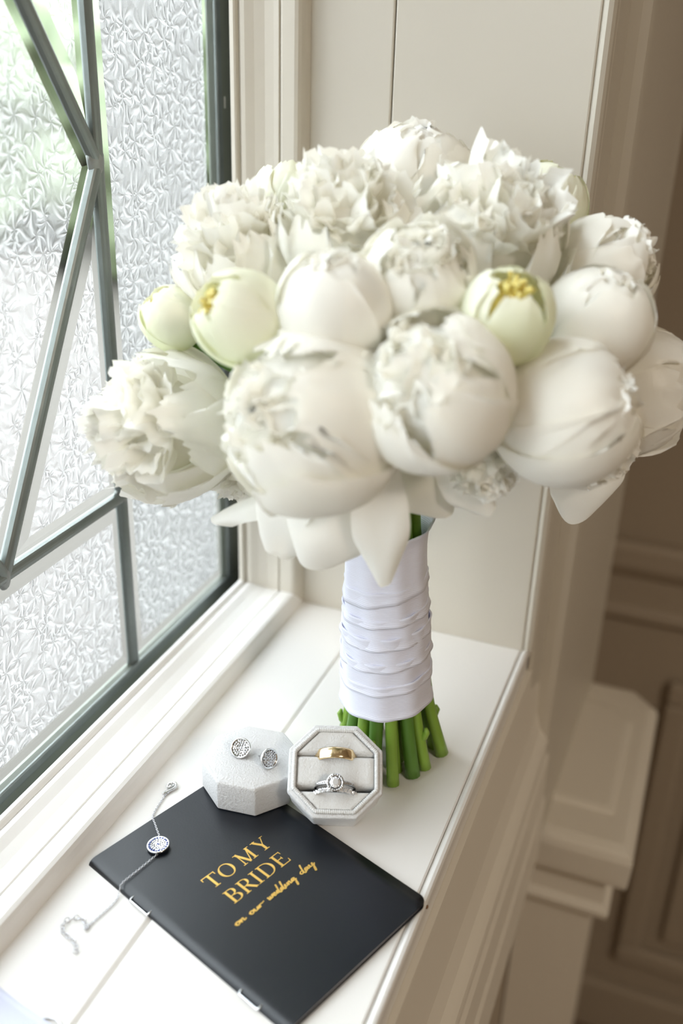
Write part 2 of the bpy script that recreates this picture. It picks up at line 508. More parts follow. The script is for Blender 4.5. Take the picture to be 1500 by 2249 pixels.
# --- casing on the room side of the reveal
cs = structure(empty('trim_4'), 'cream window casing to the right of the reveal')
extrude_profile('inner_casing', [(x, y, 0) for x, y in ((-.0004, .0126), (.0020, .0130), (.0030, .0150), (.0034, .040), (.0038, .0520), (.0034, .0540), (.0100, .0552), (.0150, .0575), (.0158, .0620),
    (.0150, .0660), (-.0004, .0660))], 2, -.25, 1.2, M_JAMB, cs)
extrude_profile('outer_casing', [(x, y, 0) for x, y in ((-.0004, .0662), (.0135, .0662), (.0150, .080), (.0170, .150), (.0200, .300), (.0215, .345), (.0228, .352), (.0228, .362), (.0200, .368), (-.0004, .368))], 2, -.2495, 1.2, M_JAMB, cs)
# --- apron below the sill
ap = structure(empty('trim_5'), 'cream apron board below the sill edge')
extrude_profile('apron_board', [(x, 0, z) for x, z in ((-.0345, -.0225), (.0024, -.0225), (.0032, -.045), (.0050, -.085), (.0090, -.100), (.0128, -.106), (.0150, -.110), (.0156, -.114), (.0150, -.118), (.0152, -.126), (.0172, -.132), (.0176, -.17), (.0196, -.176), (.0200, -.232), (.0180, -.240), (-.0345, -.240))], 1, -2.2, 0.0655, M_WOODTRIM, ap)

# --- newel / plinth beside the casing
nw = tag(empty('plinth_post', (0.028, 0.2195, -1.05)), 'cream square post with a moulded cap below the sill, beside the casing', 'post')
def oct_cap(name, hx0, hx1, hy0, hy1, ch, zs, parent):
    V = []; F = []
    for g, z in zs:
        x0, x1, y0, y1 = hx0, hx1 + g, hy0 - g, hy1 + g
        c_ = ch
        V += [(x0, y0, z), (x1, y0, z), (x1, y1 - c_, z), (x1 - c_, y1, z), (x0, y1, z)]
    n = 5
    F = grid_faces(len(zs), n, 0, True) + [tuple(range(n - 1, -1, -1)), tuple((len(zs) - 1) * n + k for k in range(n))]
    bm = bmesh.new(); bv = [bm.verts.new(v) for v in V]
    for f in F: bm.faces.new([bv[i] for i in f])
    return from_bm(name, bm, M_WOODTRIM, parent)
oct_cap('cap', -.0272, .066, -.105, .150, .024, [(-.006, .756), (-.001, .759), (.0, .764), (.001, .788), (-.001, .794), (-.004, .7975), (-.010, .800)], nw)
oct_cap('cap_field', -.0272, .066, -.083, .128, .020, [(-.022, .7998), (-.024, .802), (-.029, .8035)], nw)
oct_cap('neck_moulding', -.0272, .052, -.091, .138, .020, [(-.004, .704), (.002, .708), (.003, .714), (-.003, .720), (-.005, .750), (.002, .7558)], nw)
oct_cap('post', -.0272, .040, -.079, .126, .018, [(0, 0.0), (0, .704)], nw)

# --- the leaded window
win = structure(empty('window_1', (0, 0, 0)), 'leaded casement window of textured glass panes')
WZ = 0.62; WY0, WY1 = -0.46, 0.0105
VL = -0.1172; VR = -0.335; ZN = 0.310; ZB = 0.1190; ZT = 0.477; YM = -0.2262
def inset_poly(P, d):
    P = [np.array(p_) for p_ in P]; n = len(P); o = []
    area = sum(P[i][0] * P[(i + 1) % n][1] - P[(i + 1) % n][0] * P[i][1] for i in range(n))
    sg = 1 if area > 0 else -1
    for i in range(n):
        a = P[i] - P[i - 1]; b = P[(i + 1) % n] - P[i]
        a /= np.linalg.norm(a); b /= np.linalg.norm(b)
        na = sg * np.array([-a[1], a[0]]); nb = sg * np.array([-b[1], b[0]])
        k = (na + nb) / (1 + na @ nb)
        o.append(P[i] + k * d)
    return o
def pane(P, bevel=0.0125):
    Q = inset_poly(P, bevel); n = len(P)
    V = [(GLX - .0010, *p_) for p_ in P] + [(GLX - .0005, *p_) for p_ in P] + [(GLX + .0020, *q) for q in Q]
    F = [tuple(range(n))[::-1]]; fm = [1]
    for i in range(n):
        j = (i + 1) % n
        F.append((i, j, n + j, n + i)); fm.append(1)
        F.append((n + i, n + j, 2 * n + j, 2 * n + i)); fm.append(2)
    F.append(tuple(2 * n + i for i in range(n))); fm.append(0)
    o = obj('glass_pane', V, F, None, win, mats=[M_FROST, M_CLEAR, M_PRISM], fmat=fm)
    return o
pane([(VL, 0), (WY1, 0), (WY1, WZ), (VL, WZ)], 0.0105)
pane([(VR, 0), (VL, 0), (VL, ZB), (VR, ZB)])
pane([(VL, ZB), (VL, ZN), (YM, ZB)])
pane([(VL, ZN), (VL, ZT), (YM, ZT)])
pane([(YM, ZB), (VL, ZN), (YM, ZT), (VR, ZN)])
pane([(VR, ZB), (YM, ZB), (VR, ZN)])
pane([(VR, ZN), (YM, ZT), (VR, ZT)])
pane([(VR, ZT), (VL, ZT), (VL, WZ), (VR, WZ)])
pane([(WY0, 0), (VR, 0), (VR, WZ), (WY0, WZ)])
def came(a, b, wd=0.0036, hh=0.0034):
    a = Vector((GLX, *a)); b = Vector((GLX, *b))
    t = (b - a).normalized(); s = t.cross(Vector((1, 0, 0)))
    V = []
    prof = []
    for k in range(9):
        an = math.pi * k / 8
        prof.append((math.cos(an) * wd, math.sin(an) ** .8 * hh + .0012 if 0 < k < 8 else .0008))
    prof = prof + [(x, -y) for x, y in prof[::-1]]
    n = len(prof)
    for p_ in (a, b):
        for x, y in prof: V.append(p_ + s * x + Vector((y, 0, 0)))
    F = grid_faces(2, n, 0, True) + [tuple(range(n))[::-1], tuple(range(n, 2 * n))]
    o = obj('lead_came', V, F, M_LEAD, win)
    return o
came((VL, 0), (VL, WZ), .0038); came((VR, 0), (VR, WZ), .0038)
came((VR, ZB), (VL, ZB)); came((VR, ZT), (VL, ZT))
came((VL, ZN), (YM, ZB)); came((VL, ZN), (YM, ZT)); came((VR, ZN), (YM, ZB)); came((VR, ZN), (YM, ZT))
def solder(y, z, r=.0062):
    bm = bmesh.new(); bmesh.ops.create_uvsphere(bm, u_segments=14, v_segments=8, radius=1)
    for v in bm.verts: v.co = Vector((v.co.x * .0050 + GLX, v.co.y * r * (1 + .2 * math.sin(3 * v.co.z)) + y, v.co.z * r * 1.9 + z))
    from_bm('solder_joint', bm, M_SOLDER, win, True)
for q in ((VL - .0008, ZN), (VL, ZB), (YM, ZB), (VR, ZN), (VR, ZB), (YM, ZT), (VL, ZT), (VR, ZT)):
    solder(*q, r=.0060 if q[1] == ZN else .0044)
# metal sash bars
def sash(y0, y1, z0, z1, w_=.024):
    for lo, hi in (((-.244, y0 - w_, z0 - w_), (-.2330, y1 + w_, z0)), ((-.244, y0 - w_, z1), (-.2330, y1 + w_, z1 + w_)),
                   ((-.244, y0 - w_, z0), (-.2330, y0, z1)), ((-.244, y1, z0), (-.2330, y1 + w_, z1))):
        box('sash_bar', lo, hi, M_SASH, win, .0012)
sash(WY0, WY1, 0, WZ)
box('paint_fleck', (-.2332, 0.0199, 0.3312), (-.2327, 0.0213, 0.3380), M_SILL, win)
# glazing bead inside the frame and black weather seal
box('glazing_bead', (-.2335, WY0, -.0040), (-.2312, WY1 + .003, .0022), M_LEAD, win, .0008)
box('glazing_bead', (-.2335, WY1 - .0022, .0022), (-.2312, WY1 + .0040, WZ), M_LEAD, win, .0008)
box('weather_seal', (-.2335, .0290, -.02), (-.2105, .0400, WZ + .02), M_GASKET, win)
box('weather_seal', (-.2335, WY0, -.030), (-.2106, .0290, -.0145), M_SASH, win)
# second casement and top lights, out of view to the left and above: plain glass
def plain_light(y0, y1, z0, z1):
    o = obj('glass_pane', [(GLX, y0, z0), (GLX, y1, z0), (GLX, y1, z1), (GLX, y0, z1), (GLX - .002, y0, z0), (GLX - .002, y1, z0), (GLX - .002, y1, z1), (GLX - .002, y0, z1)],
            [(0, 1, 2, 3), (7, 6, 5, 4), (0, 4, 5, 1), (1, 5, 6, 2), (2, 6, 7, 3), (3, 7, 4, 0)], M_CLEAR, win)
    sash(y0, y1, z0, z1, .018)
for ya, yb in ((-1.03, -.545), (-1.60, -1.115), (-2.17, -1.685)):
    plain_light(ya, yb, 0, WZ)
    plain_light(ya, yb, .672, 1.13)
plain_light(WY0, WY1 - .004, .672, 1.13)
window_bars = [((-.245, y - .020, -.03), (-.212, y + .020, 1.16)) for y in (-.506, -1.072, -1.642)] + [((-.245, -2.2, .6445), (-.212, .02, .6535))]
for lo, hi in window_bars: box('mullion', lo, hi, M_SILL, win, .002)

# --- outside
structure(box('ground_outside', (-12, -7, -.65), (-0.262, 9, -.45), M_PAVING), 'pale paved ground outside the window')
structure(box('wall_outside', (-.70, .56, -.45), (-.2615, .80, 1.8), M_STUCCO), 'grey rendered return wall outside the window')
def shrub(loc, sx, sy, sz, seed, label):
    rg = np.random.default_rng(seed)
    bm = bmesh.new(); bmesh.ops.create_icosphere(bm, subdivisions=5, radius=1)
    K = rg.normal(size=(10, 3)) * 3.2; ph = rg.uniform(0, 6, 10)
    K2 = rg.normal(size=(10, 3)) * 13; ph2 = rg.uniform(0, 6, 10)
    for v in bm.verts:
        p_ = np.array(v.co)
        d = 1 + .06 * np.sin(K @ p_ + ph).sum() * .5 + .022 * np.sin(K2 @ p_ + ph2).sum()
        v.co = Vector((p_[0] * sx * d, p_[1] * sy * d, max(p_[2] * sz * d + sz * .85, 0.0)))
    o = from_bm('shrub', bm, M_HEDGE, None, True, loc)
    tag(o, label, 'shrub')
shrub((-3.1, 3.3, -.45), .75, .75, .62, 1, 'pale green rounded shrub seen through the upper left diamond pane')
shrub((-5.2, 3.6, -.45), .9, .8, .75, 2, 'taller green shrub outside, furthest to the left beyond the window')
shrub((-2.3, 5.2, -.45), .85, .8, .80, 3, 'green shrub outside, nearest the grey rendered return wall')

# ================================================================== BOUQUET
BQ = Vector((-0.057, -0.144, 0.0))
bouquet = tag(empty('bouquet', BQ), 'bridal bouquet of white peonies bound with white ribbon, standing on the sill', 'bouquet')
TIE = Vector((-0.0605, -0.1450, 0.165)) - BQ
CDIR = np.array([0.29973, -0.95402, 0.0]); RDIR = np.array([0.95402, 0.29973, 0.0])

def smooth_noise(rg, n=6, f=3.0):
    K = rg.normal(size=(n, 2)) * f; ph = rg.uniform(0, 6.28, n); A = rg.uniform(.5, 1, n) / n
    return lambda a, b: sum(A[i] * np.sin(K[i, 0] * a + K[i, 1] * b + ph[i]) for i in range(n))

def guard_petal(rg, R, phi0, tht, w0, off, flare, zs=1.08, wr=.05, notch=.05, nv=15, nu=17, cupin=0.0):
    u = np.linspace(-1, 1, nu)[None, :]; v = np.linspace(0, 1, nv)[:, None]
    nz = smooth_noise(rg, 6, 2.6); nf = smooth_noise(rg, 6, 7.0)
    ed = smooth_noise(rg, 5, 9.0)
    tb = math.radians(168)
    vm = v * (1 - .20 * np.abs(u) ** 3.0 + notch * ed(u * 1.5, 0 * u) * 2)
    th = tb + (math.radians(tht) - tb) * vm
    W = w0 * np.sin(np.pi * np.clip(.10 + .74 * v, 0, 1)) ** .65
    ph = phi0 + u * W / np.maximum(np.sin(th), .42)
    r = R * (off + .05 * (1 - (2 * v - 1) ** 2) + .055 * np.abs(u) ** 3 * v + flare * v ** 4 + wr * nz(u * 1.0, v * 1.6) * (0.4 + v) + .010 * np.sin(11 * u + 2.2 * nf(u, v) * 3) * v * (1 - .5 * v) + wr * .45 * nf(u, v * .6) * v ** 2 - cupin * v ** 3)
    P = np.stack([r * np.sin(th) * np.cos(ph), r * np.sin(th) * np.sin(ph), r * np.cos(th) * zs], -1)
    return P.reshape(-1, 3), grid_faces(nv, nu)

def ruffle(rg, R, th, ph, rho, wid, nv=9, nu=13, base=.42, ser=.10):
    d = np.array([math.sin(th) * math.cos(ph), math.sin(th) * math.sin(ph), math.cos(th)])
    tang = np.array([-math.sin(ph), math.cos(ph), 0.0])
    rad = np.cross(tang, d)
    a = rg.normal(0, .55)
    t = tang * math.cos(a) + rad * math.sin(a); n_ = np.cross(d, t)
    if n_ @ np.array([math.cos(ph), math.sin(ph), 0]) < 0: n_ = -n_
    u = np.linspace(-1, 1, nu)[None, :, None]; v = np.linspace(0, 1, nv)[:, None, None]
    nz = smooth_noise(rg, 5, 3.0); ed = smooth_noise(rg, 6, 8.0); nf = smooth_noise(rg, 5, 6.5)
    tip = 1 - .20 * np.abs(u) ** 2.5 + ser * 2.2 * ed(u * 1.6, 0 * u)
    rr = R * (base + (rho - base) * v * tip)
    fold = R * (.16 * nz(u * 1.3, v) + .10 * nf(u, v * .5) * v) * (0.25 + v)
    curl = -R * rg.uniform(.10, .34) * (v ** 2) + R * rg.uniform(-.05, .12) * v ** 6
    cup = -R * .22 * (u ** 2) * (0.3 + v * .5)
    P = d * rr + t * (u * wid * R * (.45 + .75 * v - .25 * v ** 3)) + n_ * (fold + curl + cup)
    return P.reshape(-1, 3), grid_faces(nv, nu)

def stamen_arrays(rg, R, n=22):
    V = []; F = []
    for i in range(n):
        a = rg.uniform(0, 6.28); s = rg.uniform(0, .30) * R
        b = Vector((s * math.cos(a) * .6, s * math.sin(a) * .6, R * .35)); tp = Vector((s * math.cos(a) * 1.25, s * math.sin(a) * 1.25, R * rg.uniform(.66, .84)))
        v_, f_ = tube_arrays([b, b.lerp(tp, .8), tp], [R * .03, R * .04, R * .07], 6, True, len(V))
        V += v_; F += f_
    return V, F

def peony(kind, loc, R, axis, seed):
    R *= 1.0 if kind == 'bud' else 1.07
    rg = np.random.default_rng(seed)
    q = Vector(axis).to_track_quat('Z', 'Y')
    # green calyx / heart is the flower's own mesh
    prof = [(.02, -1.16), (.12, -1.14), (.30, -1.05), (.46, -.92), (.55, -.74), (.50, -.62), (.30, -.60), (.02, -.60)]
    hr = {'open': .62, 'semi': .82, 'loose': .80, 'ball': .89, 'bud': .55}[kind]
    V = []; nh = 12
    K = rg.normal(size=(6, 3)) * 6; phs = rg.uniform(0, 6, 6)
    for i in range(nh):
        th_ = math.pi * (i + .5) / nh
        for k in range(18):
            d_ = np.array([math.sin(th_) * math.cos(k * math.pi / 9), math.sin(th_) * math.sin(k * math.pi / 9), math.cos(th_)])
            V.append(d_ * R * hr * (1 + .10 * np.sin(K @ d_ + phs).mean()))
    F = grid_faces(nh, 18, 0, True) + [tuple(range(18)), tuple((nh - 1) * 18 + k for k in range(17, -1, -1))]
    p_ = obj('peony', V, F, M_RUFFLE if kind != 'bud' else M_STAMEN, bouquet, True)
    V, F = lathe_arrays([(a * R * .8, b * R) for a, b in prof], 14)
    obj('calyx', V, F, M_CALYX, p_, True)
    p_.location = Vector(loc) - BQ
    p_.rotation_mode = 'QUATERNION'; p_.rotation_quaternion = q
    pm = M_PETAL_G if kind == 'bud' else M_PETAL
    if kind == 'open':
        rings = [(6, 74, .62, .98, .10, .09, .10), (5, 60, .60, .90, .05, .09, .10)]; nr, cone, rmin, rmax, wid = 46, 80, .82, 1.12, .40
    elif kind == 'semi':
        rings = [(5, 50, .80, 1.00, .03, .06, .06), (5, 38, .74, .93, .01, .06, .06)]; nr, cone, rmin, rmax, wid = 30, 56, .76, 1.02, .38
    elif kind == 'loose':
        rings = [(6, 44, .80, 1.02, .05, .09, .05), (5, 32, .74, .94, .03, .08, .05), (4, 22, .70, .86, .0, .07, .05)]; nr, cone, rmin, rmax, wid = 18, 40, .74, .96, .36
    elif kind == 'ball':
        rings = [(4, 40, 1.02, 1.00, -.01, .05, .06), (4, 28, .98, .95, -.03, .05, .06), (3, 18, .92, .90, -.04, .05, .06)]; nr, cone, rmin, rmax, wid = 18, 36, .74, 1.0, .34
    else:
        rings = [(4, 40, .92, 1.00, -.05, .03, .04), (4, 30, .88, .94, -.08, .03, .04)]; nr, cone, rmin, rmax, wid = 0, 20, .7, .9, .3
    zs = 1.16 if kind == 'bud' else 1.06
    for li, (n, tht, w0, off, fl, wr, no) in enumerate(rings):
        p0 = rg.uniform(0, 6.28)
        for k in range(n):
            V, F = guard_petal(rg, R, p0 + 6.283 * k / n + rg.normal(0, .08), tht + rg.normal(0, 5), w0 * rg.uniform(.9, 1.1), off + .015 * rg.normal() - .012 * (k % 2), fl + rg.normal(0, .02), zs, wr, no)
            obj('petal', V, F, pm, p_, True)
    if nr:
        VV = []; FF = []
        for k in range(nr):
            f = math.sqrt((k + .5) / nr)
            th = math.radians(cone) * f; ph = k * 2.39996 + rg.normal(0, .2)
            v_, f_ = ruffle(rg, R, th, ph, rg.uniform(rmin, rmax), wid * rg.uniform(.75, 1.2), ser=.17 if kind == 'open' else .09)
            FF += [tuple(i + len(VV) for i in t) for t in f_]; VV += [tuple(x) for x in v_]
        tag(obj('ruffled_petals', VV, FF, M_RUFFLE, p_, True), kind='stuff')
    if kind == 'bud':
        V, F = stamen_arrays(rg, R)
        tag(obj('stamens', V, F, M_STAMEN, p_, True), 'yellow stamens', kind='stuff')
    return p_

FLOWERS = [
    ('open', (-0.1550, -0.1957, 0.2037), 0.0324, (-0.58, -0.77, 0.28)),
    ('semi', (-0.0665, -0.2308, 0.2316), 0.0341, (-0.42, -0.80, 0.37)),
    ('semi', (-0.0188, -0.2211, 0.2482), 0.0293, (-0.26, -0.74, 0.62)),
    ('ball', (0.0273, -0.1804, 0.2338), 0.0281, (0.92, 0.08, 0.50)),
    ('loose', (0.0475, -0.0950, 0.2206), 0.0270, (0.97, 0.19, 0.16)),
    ('ball', (0.0308, -0.1426, 0.2641), 0.0222, (0.32, -0.02, 1.00)),
    ('bud', (0.0021, -0.1936, 0.2750), 0.0186, (0.23, -0.31, 0.92)),
    ('bud', (-0.1002, -0.2257, 0.2693), 0.0193, (-0.62, -0.50, 0.60)),
    ('bud', (-0.1611, -0.1767, 0.2512), 0.0146, (-0.54, -0.27, 0.80)),
    ('ball', (-0.0634, -0.2141, 0.2747), 0.0215, (-0.05, -0.25, 1.00)),
    ('semi', (-0.0364, -0.1899, 0.2847), 0.0213, (0.22, -0.52, 0.82)),
    ('open', (-0.1309, -0.1620, 0.2813), 0.0274, (-0.39, -0.29, 0.87)),
    ('bud', (-0.1255, -0.1140, 0.2985), 0.0212, (-0.12, 0.06, 0.99)),
    ('ball', (-0.0704, -0.0926, 0.3090), 0.0275, (0.17, -0.05, 0.98)),
    ('open', (-0.0232, -0.1268, 0.2930), 0.0335, (0.30, -0.28, 0.91)),
    ('bud', (-0.0080, -0.0760, 0.3015), 0.0205, (0.36, 0.22, 0.91)),
    ('semi', (0.0265, -0.0968, 0.2780), 0.0224, (0.67, 0.21, 0.71)),
    ('open', (-0.0831, -0.1522, 0.2953), 0.0297, (-0.01, -0.32, 0.95)),
    ('open', (-0.0023, -0.1845, 0.2087), 0.0148, (0.38, -0.75, -0.55)),
    ('semi', (-0.0700, -0.2005, 0.1918), 0.0225, (-0.10, -0.96, -0.25)),
    ('semi', (0.0322, -0.1264, 0.2049), 0.0226, (0.79, -0.51, -0.36)),
    ('open', (-0.1268, -0.1659, 0.1801), 0.0205, (-0.71, -0.69, -0.15)),
    # the far side of the dome, seen only from a step aside
    ('semi', (-0.1320, -0.0900, 0.2400), 0.0300, (-0.70, 0.55, 0.45)),
    ('semi', (-0.0700, -0.0640, 0.2450), 0.0310, (-0.10, 0.90, 0.40)),
    ('ball', (-0.0100, -0.0700, 0.2300), 0.0280, (0.45, 0.80, 0.30)),
]
PE = []
for i, (k, loc, R, ax) in enumerate(FLOWERS):
    PE.append((peony(k, loc, R, ax, 100 + i), Vector(loc) - BQ, R, Vector(ax).normalized()))

# petals that droop below the dome
def drooping(base, tip, wid, nrm, seed, cup=.25, sag=.12, mat_=M_PETAL, tipw=.55):
    rg = np.random.default_rng(seed)
    b = np.array(base) - np.array(BQ); t = np.array(tip) - np.array(BQ)
    ax = t - b; L = np.linalg.norm(ax); axn = ax / L
    n_ = np.array(nrm, float); n_ -= axn * (n_ @ axn); n_ /= np.linalg.norm(n_)
    s = np.cross(axn, n_)
    nv, nu = 17, 15
    u = np.linspace(-1, 1, nu)[None, :, None]; v = np.linspace(0, 1, nv)[:, None, None]
    nz = smooth_noise(rg, 6, 2.4); ed = smooth_noise(rg, 5, 5.0)
    W = wid * (np.sin(np.pi * np.clip(.16 + .62 * v, 0, 1)) ** .8)
    vv = v * (1 - tipw * .5 * np.abs(u) ** 2.2 * v + .05 * ed(u * 1.4, 0 * u))
    P = b + axn * L * vv + s * u * W + n_ * (sag * L * np.sin(np.pi * v) - cup * wid * u ** 2 + .18 * wid * nz(u, v * 1.8))
    P = P.reshape(-1, 3)
    return obj('drooping_petal', P, grid_faces(nv, nu), mat_, bouquet, True)
CN = CDIR + np.array([0, 0, .25])
DROOP = [
    ((-0.0412, -0.2176, 0.2162), (-0.0362, -0.2160, 0.1540), .0125, CN, .15),
    ((-0.0560, -0.2150, 0.1980), (-0.0700, -0.2190, 0.1560), .0190, CN, .2),
    ((-0.0701, -0.2110, 0.1959), (-0.0893, -0.2170, 0.1590), .0200, CN, .2),
    ((0.0335, -0.1165, 0.2060), (0.0316, -0.1162, 0.1535), .0190, CN + RDIR * .25, .18),
    ((0.0430, -0.0960, 0.2100), (0.0470, -0.0960, 0.1760), .0150, CN + RDIR * .3, .2),
    ((-0.0855, -0.2040, 0.1790), (-0.1225, -0.2155, 0.1690), .0070, np.array([.1, -.5, .9]), .3),
    ((-0.1260, -0.1860, 0.1840), (-0.1790, -0.2010, 0.1640), .0180, np.array([-.1, -.55, -.8]), .3),
    ((-0.0400, -0.1930, 0.2060), (-0.0170, -0.1850, 0.1790), .0140, CN, .25),
    ((-0.0200, -0.1900, 0.2080), (0.0020, -0.1840, 0.1830), .0110, CN, .25),
]
for i, (b, t, wd, n_, cp) in enumerate(DROOP):
    drooping(b, t, wd, n_, 500 + i, cp, mat_=M_PETAL)

# stems: from each flower through the binding to the sill
BASE = Vector((-0.053, -0.141, 0.0)) - BQ
FEET = [  # measured feet (world), front row first
    (-0.0410, -0.1655), (-0.0335, -0.1530), (-0.0290, -0.1450), (-0.0237, -0.1290), (-0.0520, -0.1665), (-0.0620, -0.1625), (-0.0720, -0.1560), (-0.0790, -0.1470), (-0.0810, -0.1370),
    (-0.0770, -0.1270), (-0.0660, -0.1200), (-0.0530, -0.1170), (-0.0400, -0.1185), (-0.0300, -0.1215), (-0.0440, -0.1520), (-0.0560, -0.1530), (-0.0640, -0.1400), (-0.0500, -0.1300), (-0.0380, -0.1370), (-0.0690, -0.1300), (-0.0460, -0.1420)]
def ang(v): return math.atan2(v.y, v.x)
fl_sorted = sorted(PE, key=lambda e: ang(e[1] - TIE))[: len(FEET) + 4]
feet = sorted([Vector((x, y, 0)) - BQ for x, y in FEET], key=lambda p_: ang(p_ - BASE))
for i, ft in enumerate(feet):
    pe, c0, R, ax = fl_sorted[int(i * len(fl_sorted) / len(feet))]
    rel = ft - BASE
    waist = TIE + Vector((rel.x * .48, rel.y * .48, 0))
    rib = TIE.lerp(BASE + Vector((0, 0, .0)), .72); low = Vector((rib.x + rel.x * .70, rib.y + rel.y * .70, .046)); mid0 = low.lerp(waist, .5)
    top = c0 - ax * R * 1.10
    mid = waist.lerp(top, .45) + Vector((0, 0, .012))
    foot = Vector((ft.x, ft.y, .0006 + .0008 * (i % 3)))
    P = [Vector(p_) for p_ in catmull([foot, low, mid0, waist, mid, top], 6)]
    rr = (.0034 + .0007 * ((i * 7) % 5) / 4)
    st = tube('stem', P, [rr * (1.06 if k == 0 else 1.0) * (1 - .25 * k / len(P)) for k in range(len(P))], M_STEM if i % 3 != 1 else M_STEM2, bouquet, 10)
    if i % 4 == 0:
        p0 = Vector(P[3]); dr = (foot - BASE); dr.z = 0; dr.normalize()
        tube('leaf_scar', [p0 + dr * rr * .2 - Vector((0, 0, .003)), p0 + dr * rr * .9, p0 + dr * rr * 1.3 + Vector((0, 0, .004)), p0 + dr * rr * 1.1 + Vector((0, 0, .0065))], [rr * .45, rr * .6, rr * .5, rr * .25], M_STEM, st, 8)

# ribbon: six overlapping turns round the stems
def ribbon_turn(z0, z1, r0, r1, tilt, tilt_ph, seed, flare=0.0, lipb=.0012):
    rg = np.random.default_rng(seed)
    nv, nu = 15, 72
    V = []
    K = rg.integers(2, 6, 5); ph = rg.uniform(0, 6.28, 5); A = rg.uniform(.3, 1, 5)
    for layer in (0, 1):
        for i in range(nv):
            v = i / (nv - 1)
            for k in range(nu):
                a = 2 * math.pi * k / nu
                wv = sum(A[j] * math.sin(K[j] * a + ph[j] + 2.2 * v * (j % 3 - 1)) for j in range(5)) / 5
                facet = .00045 * math.cos(9 * a + ph[0])
                z = z0 + (z1 - z0) * v + tilt * math.cos(a - tilt_ph) + .0012 * wv * (1 - v)
                zc = max(0.0, min(1.0, (z - .04) / .11))
                r = r0 + (r1 - r0) * v + .0009 * wv + facet + .0010 * math.exp(-(v / .10) ** 2) + .0006 * math.exp(-((1 - v) / .08) ** 2) + flare * v ** 5 * (.5 + .5 * math.cos(a - tilt_ph))
                if layer: r -= .0009
                cx = (-.0545 + (-.0600 + .0545) * zc) - BQ.x; cy_ = (-.1430 + (-.1447 + .1430) * zc) - BQ.y
                V.append((cx + r * math.cos(a), cy_ + r * math.sin(a), z))
    F = grid_faces(nv, nu, 0, True) + [f[::-1] for f in grid_faces(nv, nu, nv * nu, True)]
    for k in range(nu):
        j = (k + 1) % nu
        F.append((k, nv * nu + k, nv * nu + j, j)); t0 = (nv - 1) * nu
        F.append((t0 + k, t0 + j, nv * nu + t0 + j, nv * nu + t0 + k))
    return obj('ribbon_turn', V, F, M_RIBBON, bouquet, True)
ra = math.atan2(RDIR[1], RDIR[0])
ribbon_turn(.0450, .0660, .0252, .0246, .0030, ra + .3, 1)
ribbon_turn(.0610, .0800, .0247, .0240, .0035, ra + .5, 2)
ribbon_turn(.0745, .0940, .0242, .0234, .0032, ra + .2, 3)
ribbon_turn(.0885, .1060, .0236, .0226, .0036, ra + .6, 4)
ribbon_turn(.1000, .1200, .0228, .0216, .0030, ra + .1, 5)
ribbon_turn(.1130, .1470, .0220, .0204, .0055, ra + .15, 6, flare=.0040)

# ================================================================== RING BOXES
def octa(a, c, z):
    """octagon with half width a and half flat c"""
    return [(c, -a, z), (a, -c, z), (a, c, z), (c, a, z), (-c, a, z), (-a, c, z), (-a, -c, z), (-c, -a, z)]
def octa_loft(levels, cap0=True, cap1=True):
    V = []
    for a, c, z in levels: V += octa(a, c, z)
    F = grid_faces(len(levels), 8, 0, True)
    if cap0: F.append(tuple(range(7, -1, -1)))
    if cap1: F.append(tuple((len(levels) - 1) * 8 + k for k in range(8)))
    return V, F
def bevelled(name, V, F, material, parent, w_, seg=3):
    o = obj(name, V, F, material, parent)
    bm = bmesh.new(); bm.from_mesh(o.data)
    bmesh.ops.recalc_face_normals(bm, faces=bm.faces)
    es = [e for e in bm.edges if len(e.link_faces) == 2 and e.calc_face_angle(0) > .25]
    bmesh.ops.bevel(bm, geom=es, offset=w_, segments=seg, affect='EDGES', profile=.5, clamp_overlap=True)
    bm.to_mesh(o.data); bm.free()
    o.data.polygons.foreach_set('use_smooth', [True] * len(o.data.polygons))
    return o

# --- lid standing flat, used as a plinth for the earrings
lid = tag(empty('earring_box', (-0.1120, -0.1960, 0.0036)), 'white velvet octagonal box lid lying flat on the booklet corner, holding two earrings', 'box')
lid.rotation_euler = (0, 0, math.radians(6.6))
kk = .0104 / .0248
V, F = octa_loft([(.0245, .0245 * kk, 0), (.0248, .0104, .0012), (.0248, .0104, .0172), (.0240, .0240 * kk, .0183)])
bevelled('shell', V, F, M_VELVET, lid, .0009, 3)
lev = []
for t in np.linspace(0, 1, 9):
    a = .0243 * (1 - t) ** .55 if t < 1 else .0006
    lev.append((a, a * kk, .0177 + .0028 * math.sin(t * math.pi / 2) ** .8))
V, F = octa_loft(lev)
bevelled('padded_top', V, F, M_VELVET, lid, .0004, 2)

# --- ring box base, tipped back towards the stems
E3 = Vector((0.196, -0.508, 0.839)).normalized(); E1 = Vector((0.933, 0.36, 0)).normalized()
E1 = (E1 - E3 * E1.dot(E3)).normalized(); E2 = E3.cross(E1)
rbx = tag(empty('ring_box', (-0.0625, -0.1990, 0.0304)), 'open white velvet octagonal ring box tipped back against the flower stems', 'box')
rm = Matrix((E1, E2, E3)).transposed().to_4x4(); rm.translation = rbx.location
rbx.matrix_world = rm
HW = .0245; HC = .0112
k2 = HC / HW
V, F = octa_loft([(.0216, .0216 * k2, -.0225), (.0228, .0228 * k2, -.0215), (.0238, .0238 * k2, -.0060), (HW, HC, -.0045), (HW, HC, -.0012), (.0240, .0240 * k2, 0.0), (.0203, .0203 * k2, 0.0), (.0201, .0201 * k2, -.006), (.0201, .0201 * k2, -.018)])
bevelled('shell', V, F, M_VELVET, rbx, .0008, 3)
